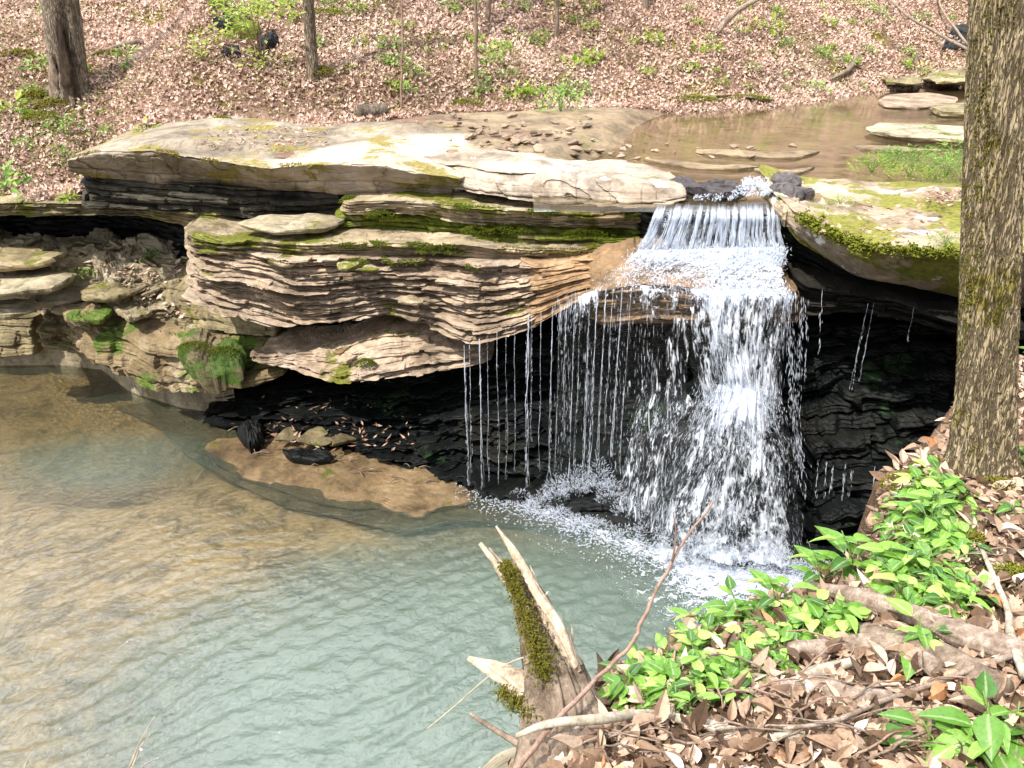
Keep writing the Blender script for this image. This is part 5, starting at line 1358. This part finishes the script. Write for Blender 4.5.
# lime sapling sprays on the slope
sp = set_o(empty('sapling', hit_hill(262, 62))); tag(sp, 'young sapling with sprays of lime green leaves over the burrow', 'sapling')
b0 = np.array(sp.location); g = []; lp = []
for (px, py) in [(185, 62), (200, 40), (225, 34), (235, 15), (250, 3), (262, 2), (290, 4), (215, 5), (256, 58)]:
    e = P(px, py, b0[1] - .45); m_ = (b0 + e) / 2 + np.array([0, -.1, .22]); g.append(tube_geo([b0, m_, e], [.012, .008, .003], seg=5, n=10, seed=px))
    t = RNG.uniform(.45, 1.05, 44)[:, None]; lp.append(m_ * (1 - t) + e * t + RNG.normal(0, .09, (44, 3)))
V, f = merge(g); mk('trunk', V, f, M['twig'], sp, smooth=True)
lp = np.concatenate(lp); ax, up = rand_dirs(len(lp), .4); up[:, 1] -= .5; ln = RNG.uniform(.05, .11, len(lp)); V, f, tt = leaf_geo(lp, ax, up, ln, ln * .5, RNG.uniform(.3, 1, len(lp)), .1, -.2)
mk('foliage', V, f, M['lime_leaf'], sp, attrs={'tint': tt})

# moss tufts hanging on the rim of the big right slab
pp = np.concatenate([P(np.linspace(a, c, 160), np.linspace(b, d, 160), np.linspace(e, f_, 160)) for a, b, e, c, d, f_ in [(800, 216, 6.78, 830, 233, 6.44), (830, 233, 6.44, 862, 246, 6.2), (862, 246, 6.2, 955, 253, 5.96)]])
V, f = moss_tufts(pp + RNG.normal(0, .025, pp.shape), np.tile([0, -.7, .4], (len(pp), 1)), .04, 2600)
tag(mk('moss_cushion', V, f, M['mossbright'], smooth=True), 'yellow moss fringe along the rim of the big overhanging slab', 'moss')

def edge_moss(seed, px0, px1, n, mat, label, ts=.022, back=.12, down=.04, thr=-.1):
    E = EDGE[seed]; dep = E[:, 1] * CT + (H - E[:, 2]) * ST; ppx = 512 + F * E[:, 0] / dep
    E = E[(ppx > px0) & (ppx < px1)]
    k = RNG.integers(0, len(E), n * 3); p = E[k]
    b = RNG.uniform(-.02, back, len(p)) * (RNG.uniform(0, 1, len(p)) ** .7)
    kk = fbm(p[:, 0] * 3.2, b * 6, seed, 300 + seed, 3) > thr + b * 1.5
    p = p[kk][:n]; b = b[kk][:n]
    p = p + np.stack([RNG.normal(0, .006, len(p)), b, np.where(b < .01, -RNG.uniform(0, down, len(p)), .004)], 1)
    V, f = moss_tufts(p, np.tile([0, -.4, .7], (len(p), 1)), ts, len(p))
    return tag(mk('moss_cushion', V, f, M[mat], smooth=True), label, 'moss')


edge_moss(6, 455, 640, 1800, 'mossgreen', 'moss along the edge of the ledge just below the bare sandstone slab')
edge_moss(7, 450, 640, 2600, 'mossgreen', 'thick green moss on the recessed ledge beside the fall', back=.2, thr=-.2)
edge_moss(8, 330, 480, 2200, 'mossgreen', 'moss along the front edge of the broad bare ledge', back=.1)
edge_moss(8, 500, 650, 900, 'mosstuft', 'thin moss line on the broad ledge close to the fall', back=.08)
edge_moss(4, 64, 300, 1700, 'mossyel', 'yellow brown moss along the shaded edge of the cap slab', back=.35, down=.03, thr=.05)
edge_moss(9, 380, 480, 900, 'mossgreen', 'moss on the upper edge of the finely layered face', back=.1)
edge_moss(10, 290, 420, 500, 'mossbright', 'bright moss specks on the pale pointed ledge', back=.2, thr=.12)
edge_moss(11, 45, 130, 900, 'mossgreen', 'green moss over the end of the low ochre boulder', back=.4, thr=.02)
edge_moss(11, 200, 280, 900, 'mossgreen', 'deep green moss over the dripping end of the low ochre boulder', back=.4, thr=-.05)

# ------------------------------------------------------------------ near bank: stump, logs, sticks, plants
def bp(lst, h=.03): return [onb(a, b, h) for a, b in lst]
sb = hit_bank(566, 752); stump = set_o(empty('stump', sb)); tag(stump, 'broken splintered stump with a mossy spike leaning over the pool', 'stump')
Y0 = sb[1]
c0 = P(572, 800, Y0 - .10); c1 = P(566, 745, Y0 + .02); c2 = P(558, 690, Y0 + .14); c3 = P(548, 655, Y0 + .22); c4 = P(530, 600, Y0 + .33); c5 = P(512, 560, Y0 + .40); c6 = P(496, 527, Y0 + .45)
V, f = tube_geo([c0, c1, c2, c3, c4, c5], [.125, .098, .074, .054, .036, .010], seg=110, n=240, amp=.32, fr=1.8, fl=4, ridge=.24, nr=16, seed=80, pinch=(.8, 1.1)); mk('trunk', V, f, M['deadbark'], stump, smooth=True)
def splinter(path, rad, seed, pin=(.45, 1.2), mat='wood'):
    V, f = tube_geo(path, rad, seg=26, n=110, amp=.55, fr=2.2, fl=9, ridge=.38, nr=12, seed=seed, pinch=pin); mk('splinter', V, f, M[mat], stump, smooth=True)
off = np.array([.018, -.02, .012])
splinter([P(576, 668, Y0 + .14), P(562, 632, Y0 + .20), P(538, 594, Y0 + .30), P(516, 556, Y0 + .37), P(496, 526, Y0 + .43)], [.006, .012, .012, .009, .002], 81)
splinter([P(576, 676, Y0 + .16), P(566, 650, Y0 + .2), P(548, 618, Y0 + .27), P(530, 578, Y0 + .34)], [.006, .014, .012, .002], 82)
splinter([P(538, 640, Y0 + .2), P(520, 602, Y0 + .28), P(500, 570, Y0 + .34), P(480, 543, Y0 + .38)], [.008, .010, .009, .004], 83)
splinter([P(528, 606, Y0 + .3), P(512, 580, Y0 + .34), P(498, 562, Y0 + .38), P(489, 548, Y0 + .4)], [.006, .009, .008, .002], 84)
splinter([P(552, 708, Y0 + .1), P(528, 692, Y0 + .14), P(500, 672, Y0 + .18), P(468, 658, Y0 + .22)], [.040, .034, .024, .005], 85, (.5, 1.1))
for k in range(11):
    t_ = k / 10; a_ = np.array(P(582 - 46 * t_, 672 - 74 * t_, Y0 + .15 + .16 * t_)); d_ = np.array(c5) - np.array(c2); d_ = d_ / np.linalg.norm(d_)
    l_ = RNG.uniform(.05, .13); a_ = a_ + RNG.normal(0, .006, 3)
    splinter([a_, a_ + d_ * l_ * .5 + RNG.normal(0, .003, 3), a_ + d_ * l_ + RNG.normal(0, .008, 3)], [.006, .0045, .0008], 200 + k, (.5, 1.0))
# mossy side of the spike
ax_ = catmull([P(548, 735, Y0 + .02), P(545, 690, Y0 + .09), P(538, 655, Y0 + .15), P(526, 618, Y0 + .23), P(512, 580, Y0 + .31), P(506, 565, Y0 + .34)], 200)[55:].repeat(14, 0)
V, f = moss_tufts(ax_ + RNG.normal(0, .0115, ax_.shape) * np.linspace(1.6, .7, len(ax_))[:, None], np.tile([-.3, -.7, .1], (len(ax_), 1)), .0085, 6500); mk('moss', V, f, M['mosstuft'], stump, smooth=True)
ax_ = catmull([P(500, 690, Y0 + .13), P(520, 706, Y0 + .08), P(540, 722, Y0 + .04)], 80).repeat(8, 0)
V, f = moss_tufts(ax_ + RNG.normal(0, .012, ax_.shape), np.tile([-.3, -.7, -.1], (640, 1)), .009, 1500); mk('moss', V, f, M['mosstuft'], stump, smooth=True)
plate('stone', 'grey stone on the pool side of the stump', M['rubble'], [P(a, b, Y0 - .02) * [1, 1, 0] + [0, 0, 3.27] for a, b in []] or [onb(a, b, -.02) for a, b in [(478, 765), (490, 748), (515, 742), (535, 755), (525, 775), (490, 785)]], .25, seed=90, cat='stone', rough=.02, dome=.03)

limb('log', 'longest weathered log crossing the bank, its pale end over the plants', 'log', 'branch', bp([(806, 597), (850, 607), (905, 626), (960, 648), (1035, 672)], .045), [.018, .028, .032, .035, .038], seg=48, n=200, amp=.16, ridge=.10, nr=14, seed=91)
limb('log', 'bent middle log with a broken blunt end among the plants', 'log', 'branch', bp([(786, 659), (825, 657), (868, 651), (905, 661), (935, 680)], .035), [.027, .027, .024, .026, .024], seg=44, n=160, amp=.18, ridge=.10, nr=13, seed=92)
limb('log', 'lowest short log half sunk in dead leaves', 'log', 'branch', bp([(778, 696), (815, 692), (850, 703), (890, 706)], .02), [.026, .03, .027, .022], seg=40, n=140, amp=.2, ridge=.12, nr=12, seed=93)
limb('log', 'pale grey bark covered stick between the two shorter logs', 'log', 'lichbranch', bp([(792, 692), (815, 680), (852, 669)], .03), [.018, .02, .012], seg=16, n=40, amp=.12, seed=94)
limb('log', 'dark rotten log hidden behind the bent middle one', 'log', 'deadbark', bp([(862, 640), (900, 655), (945, 668), (1000, 700)], .03), [.03, .04, .04, .035], seg=20, n=60, amp=.15, ridge=.08, nr=8, seed=95)
q0 = P(516, 736, Y0 - .06); q1 = P(548, 724, Y0 - .06)
limb('branch', 'lichen crusted branch lying across the front of the stump', 'branch', 'lichbranch', [q0, q1, P(600, 719, Y0 - .04), *bp([(650, 722), (700, 732), (760, 745), (802, 743)], .03)], [.006, .010, .012, .012, .013, .012, .009], seg=18, n=110, amp=.22, fr=1.5, fl=14, seed=96)
limb('stick', 'long pale curved stick reaching from the lichen branch to the logs', 'stick', 'branch', bp([(780, 743), (830, 735), (880, 714), (930, 697), (975, 680), (1030, 662)], .05), [.004, .006, .007, .007, .008, .009], seg=10, n=60, amp=.12, seed=97)
twg = set_o(empty('stick', P(520, 775, Y0 - .12))); tag(twg, 'tall thin forked stick slanting up before the waterfall', 'stick')
V, f = tube_geo([P(500, 790, Y0 - .15), P(548, 730, Y0 - .06), P(585, 690, Y0 + .06), P(628, 648, Y0 + .18), P(642, 620, Y0 + .24), P(662, 580, Y0 + .32), P(685, 540, Y0 + .40), P(714, 502, Y0 + .48)], [.0075, .0068, .006, .0055, .0052, .0048, .004, .0028], seg=9, n=90, amp=.16, fl=25, seed=98, wob=.004); mk('stem', V, f, M['twig'], twg, smooth=True)
V, f = tube_geo([P(672, 562, Y0 + .355), P(676, 535, Y0 + .37), P(673, 512, Y0 + .38)], [.003, .0025, .001], seg=6, n=16, seed=99); mk('side_shoot', V, f, M['twig'], twg, smooth=True)
limb('stick', 'grey rough stick running down the bank below the tree trunk', 'stick', 'lichbranch', bp([(976, 556), (990, 590), (1003, 622), (1006, 650), (1020, 690)], .05), [.007, .009, .010, .012, .014], seg=10, n=50, amp=.2, seed=100)
limb('stick', 'dark short stick poking out over the pool from the stump foot', 'stick', 'deadbark', [P(470, 714, Y0 + .1), P(492, 728, Y0 + .06), P(522, 746, Y0)], [.004, .007, .010], seg=8, n=24, amp=.2, seed=101)
limb('stick', 'straw thin bent twig over the water beside the stump', 'stick', 'wood', [P(427, 729, Y0 + .18), P(455, 706, Y0 + .2), P(482, 682, Y0 + .2), P(505, 665, Y0 + .18), P(530, 655, Y0 + .15)], [.0014, .0019, .002, .002, .0022], seg=6, n=30, seed=102)
for (a, lab) in [([(120, 790), (134, 755), (154, 716)], 'bare dry reed in the corner, tallest of the group'), ([(124, 790), (138, 752), (150, 734)], 'bare dry reed leaning beside the tallest one'), ([(14, 795), (24, 768), (34, 749)], 'lone bare dry reed tip near the picture corner'), ([(128, 790), (142, 768), (158, 757)], 'short dry reed bent beside the tall ones')]:
    limb('reed', lab, 'reed', 'wood', [P(x, y, 1.18 + k * .03) for k, (x, y) in enumerate(a)], [.002, .0017, .0008], seg=6, n=16, seed=103, wob=.003)
for k in range(70):
    px = RNG.uniform(560, 1020); py = RNG.uniform(640, 766) if px < 800 else RNG.uniform(520, 766)
    b = onb(px, py, .02)
    if b[1] > bank_edge(b[0]) - .1: continue
    a = RNG.normal(0, .6) + (math.pi if RNG.random() < .5 else 0); l = RNG.uniform(.08, .30)
    e = b + np.array([math.cos(a) * l, math.sin(a) * l * .5, 0])
    if e[1] > bank_edge(e[0]) - .05: continue
    e[2] = bank_z(e[0], e[1]) + RNG.uniform(.02, .09)
    limb('twig', 'thin dry twig lying in the leaves of the near bank', 'twig', ['twig', 'branch', 'deadbark'][k % 3], [b, (b + e) / 2 + np.array([0, 0, .025]), e], [.0035, .003, .0014], 'twigs on the near bank', seg=5, n=12, wob=.012, seed=k)
for (px, py, s, mt, lab) in [(1012, 578, .10, 'mossbright', 'bright moss cushion on the bank below the tree trunk'), (934, 468, .10, 'mosstuft', 'moss mound at the pool side foot of the big tree'), (915, 484, .14, 'mosstuft', 'moss strip along the brink below the big tree'), (975, 545, .09, 'mosstuft', 'small moss cushion among leaves under the big tree'), (1000, 490, .12, 'mosstuft', 'moss cushion on the roots of the big tree')]:
    cushion(onb(px, py, -.01), s, s * .7, .05, mt, lab, n=800, ts=.016)


def plant_proto(nl, hgt, ln, seed):
    e = empty('leafy_plant', (0, 0, 0))
    rg = np.random.default_rng(seed)
    g = []; P_, A_, U_, L_ = [], [], [], []
    ns = int(rg.integers(1, 4))
    for s in range(ns):
        a = rg.uniform(0, 6.28); lean = rg.uniform(.1, .5) * hgt
        top_ = np.array([math.cos(a) * lean, math.sin(a) * lean, hgt * rg.uniform(.7, 1.1)])
        mid = top_ * [.35, .35, .6]
        g.append(tube_geo([[0, 0, -.03], mid, top_], [.0035, .0028, .0018], seg=5, n=8, seed=s))
        pts = catmull([[0, 0, 0], mid, top_], 12)
        m = max(4, nl // ns); a0 = rg.uniform(0, 6.28)
        for k in range(m):
            tt_ = .35 + .65 * (k // 2 * 2) / max(1, m - 1); q = pts[min(11, int(tt_ * 11))]
            b = a0 + (k // 2) * 1.57 + (k % 2) * math.pi + rg.normal(0, .25)
            d = np.array([math.cos(b), math.sin(b), rg.uniform(-.15, .35)])
            l = ln * rg.uniform(.65, 1.25) * (1.1 - .35 * tt_ * (k > m - 3))
            pe = q + d * l * .28
            g.append(tube_geo([q, q + d * l * .15 + [0, 0, .004], pe], [.0016, .0014, .0012], seg=4, n=4, seed=k))
            P_.append(pe); A_.append(d + [0, 0, rg.normal(-.1, .15)]); U_.append(np.array([0, 0, 1.]) + rg.normal(0, .22, 3) - [0, .12, 0]); L_.append(l)
    P_, A_, U_, L_ = map(np.array, (P_, A_, U_, L_))
    V, f = merge(g); mk('stem', V, f, M['stalk'], e, local=True, smooth=True)
    V, f, tt_ = leaf_geo(P_, A_, U_, L_, L_ * rg.uniform(*((.5, .72) if seed % 2 else (.34, .55)), len(L_)), np.clip(rg.normal(.40, .28, len(L_)), 0, 1), .2, .28, 'broad')
    mk('foliage', V, f, M['green_leaf'], e, local=True, smooth=True, attrs={'tint': tt_, 'rib': np.tile([1.] + [0, 1., 0] * 6 + [1.], len(L_))})
    return e


PP = [plant_proto(int(n_), h_, l_, 500 + i) for i, (n_, h_, l_) in enumerate([(8, .10, .085), (10, .13, .10), (6, .07, .075), (12, .15, .09), (7, .17, .12), (9, .11, .11), (14, .06, .05), (12, .08, .045)])]
pu = [0] * 8
def put_plant(k, p, s, label, group=None, rot=None, tilt=(0, 0)):
    o = PP[k] if pu[k] == 0 else copy_tree(PP[k]); pu[k] += 1
    o.location = [float(v) for v in p]; o.scale = (s, s, s); o.rotation_euler = (tilt[0], tilt[1], RNG.uniform(0, 6.28) if rot is None else rot)
    return tag(o, label, 'plant', group)


def in_poly(x, y, poly):
    c = False
    for i in range(len(poly)):
        x1, y1 = poly[i]; x2, y2 = poly[i - 1]
        if (y1 > y) != (y2 > y) and x < (x2 - x1) * (y - y1) / (y2 - y1) + x1: c = not c
    return c


polyA = [(622, 690), (640, 655), (668, 640), (720, 622), (760, 615), (800, 612), (850, 620), (862, 640), (790, 650), (775, 685), (740, 690), (700, 698), (660, 715), (625, 708)]
polyB = [(858, 575), (878, 545), (880, 520), (900, 495), (930, 482), (955, 492), (990, 505), (975, 530), (955, 550), (975, 575), (960, 590), (985, 615), (960, 625), (900, 610), (860, 598)]
nA = nB = 0
while nA < 120:
    px, py = RNG.uniform(610, 865), RNG.uniform(610, 720)
    if not in_poly(px, py, polyA): continue
    nA += 1; put_plant(int(RNG.integers(0, 8)), onb(px, py, .0), RNG.uniform(.30, .66), 'fresh green leafy plant in the bed between the stump and the logs', 'plants between the stump and the logs')
while nB < 130:
    px, py = RNG.uniform(855, 995), RNG.uniform(480, 630)
    if not in_poly(px, py, polyB): continue
    nB += 1; put_plant(int(RNG.integers(0, 8)), onb(px, py, .0), RNG.uniform(.36, .78), 'fresh green leafy plant in the bed between the longest log and the tree', 'plants between the log and the tree')
for (px, py, k, s, lab) in [(850, 580, 4, 1.1, 'upright plant with a large pale leaf standing out before the dark hollow'), (820, 590, 4, .9, 'plant with big leaves at the brink beside the longest log'), (775, 612, 4, .8, 'plant holding round leaves out over the foam'), (735, 618, 1, .8, 'plant leaning over the brink towards the pool'), (912, 655, 4, .75, 'single seedling with three hanging leaves between the logs'), (985, 750, 1, 1.0, 'broad leaved plant in the leaf litter, biggest near the picture corner'), (930, 752, 2, 1.2, 'low plant with oval leaves beside the lowest twigs'), (1010, 742, 0, 1.1, 'small plant at the picture edge among dead leaves'), (960, 762, 0, .9, 'small plant at the lower picture border among dead leaves'), (735, 700, 6, 1.2, 'tiny leaved sprout at the edge of the stump litter'), (688, 715, 7, 1.1, 'creeping sprout by the lichen branch'), (516, 752, 2, .7, 'two leaved sprout on the stone beside the stump'), (500, 768, 2, .6, 'sprout at the lower picture border by the stump'), (1008, 470, 1, 1.0, 'plant behind the foot of the big tree'), (1015, 520, 2, 1.0, 'plant with a dark leaf at the picture edge under the tree')]:
    put_plant(k, onb(px, py), s, lab)
for i in range(9):
    q = np.array([2.85 + .13 * (i % 3) + .1 * i / 3, 3.5 + .28 * (i // 3), 0]); q[2] = bank_z(q[0], q[1]) + .0
    put_plant([1, 3, 4, 5][i % 4], q, 1.3, 'green plant behind the trunk of the big tree', 'plants behind the big tree')
# leaves caught by the shelf and small debris
for k in range(26):
    px = RNG.uniform(225, 460); py = np.interp(px, [225, 330, 460], [425, 452, 476]) + RNG.uniform(-6, 22)
    q = PZ(px, py, .05); a = RNG.normal(0, .6); l = RNG.uniform(.08, .3)
    limb('twig', 'dark wet twig washed on to the tan shelf', 'twig', 'deadbark', [q, q + np.array([math.cos(a) * l * .5, math.sin(a) * l * .3, .03]), q + np.array([math.cos(a) * l, math.sin(a) * l * .6, .005])], [.008, .007, .003], 'twigs on the tan shelf', seg=5, n=8, wob=.01, seed=k)
plate('stone', 'black knotted rock where the tan shelf meets the hollow', M['wet'], pxz([(236, 428), (245, 418), (262, 420), (264, 436), (250, 446)], .16), .18, seed=110, cat='stone', rough=.06, dome=.06, jag=.25)
for k, (px, py, Y, s, lab) in enumerate([(315, 438, 8.35, .5, 'green mossed stone on the dark slope above the shelf'), (290, 436, 8.45, .4, 'moss spot stone beside the green one above the shelf'), (345, 442, 8.2, .45, 'flat green stone at the top of the tan shelf')]):
    stone('greenwet', P(px, py, Y), s, (.2, 0, k), lab, None, flat=.6)
e = 150
ex = RNG.uniform(255, 420, e); ey = RNG.uniform(392, 448, e)
Yq = np.interp(ey, [386, 412, 440, 470], [9.1, 8.75, 8.3, 7.9]) - (ex - 330) * .0035
q = P(ex, ey, Yq - .06); ax, up = rand_dirs(e, .4); ln = RNG.uniform(.04, .12, e)
V, f, tt = leaf_geo(q, ax, up, ln, ln * .35, RNG.uniform(0, .4, e), .12, .1)
tag(mk('leaf_litter', V, f, M['litter'], attrs={'tint': tt}), 'dead leaf scraps caught on the dark slope above the shelf', 'leaf litter', kind='stuff')

e = 420
ex = RNG.uniform(5, 200, e); ey = RNG.uniform(262, 322, e); q = []
for a_, b_ in zip(ex, ey):
    Ys = np.arange(8.9, 11.9, .03); w_ = P(a_, b_, Ys); h_ = np.nonzero(w_[:, 2] < rubble_z(w_[:, 0], w_[:, 1]) + .05)[0]
    if len(h_): q.append(w_[h_[0]])
q = np.array(q); e = len(q); ax, up = rand_dirs(e, .5); ln = RNG.uniform(.05, .12, e)
V, f, tt = leaf_geo(q + [0, -.03, .05], ax, up, ln, ln * .5, RNG.uniform(.2, .9, e), .12, .1)
tag(mk('leaf_litter', V, f, M['litter'], attrs={'tint': tt}), 'dead leaf scraps among the scree stones in the hollow', 'leaf litter', kind='stuff')

for lst, used in ((HP, hu), (PP, pu), (FP, fu)):
    for o, c in zip(lst, used):
        if not c:
            for ch in list(o.children): bpy.data.objects.remove(ch)
            bpy.data.objects.remove(o)
for key, lst in STONES.items():
    for o, c in zip(lst, STONE_USED[key]):
        if not c: bpy.data.objects.remove(o)
for o in SC.objects:
    if '_o' in o.keys(): del o['_o']
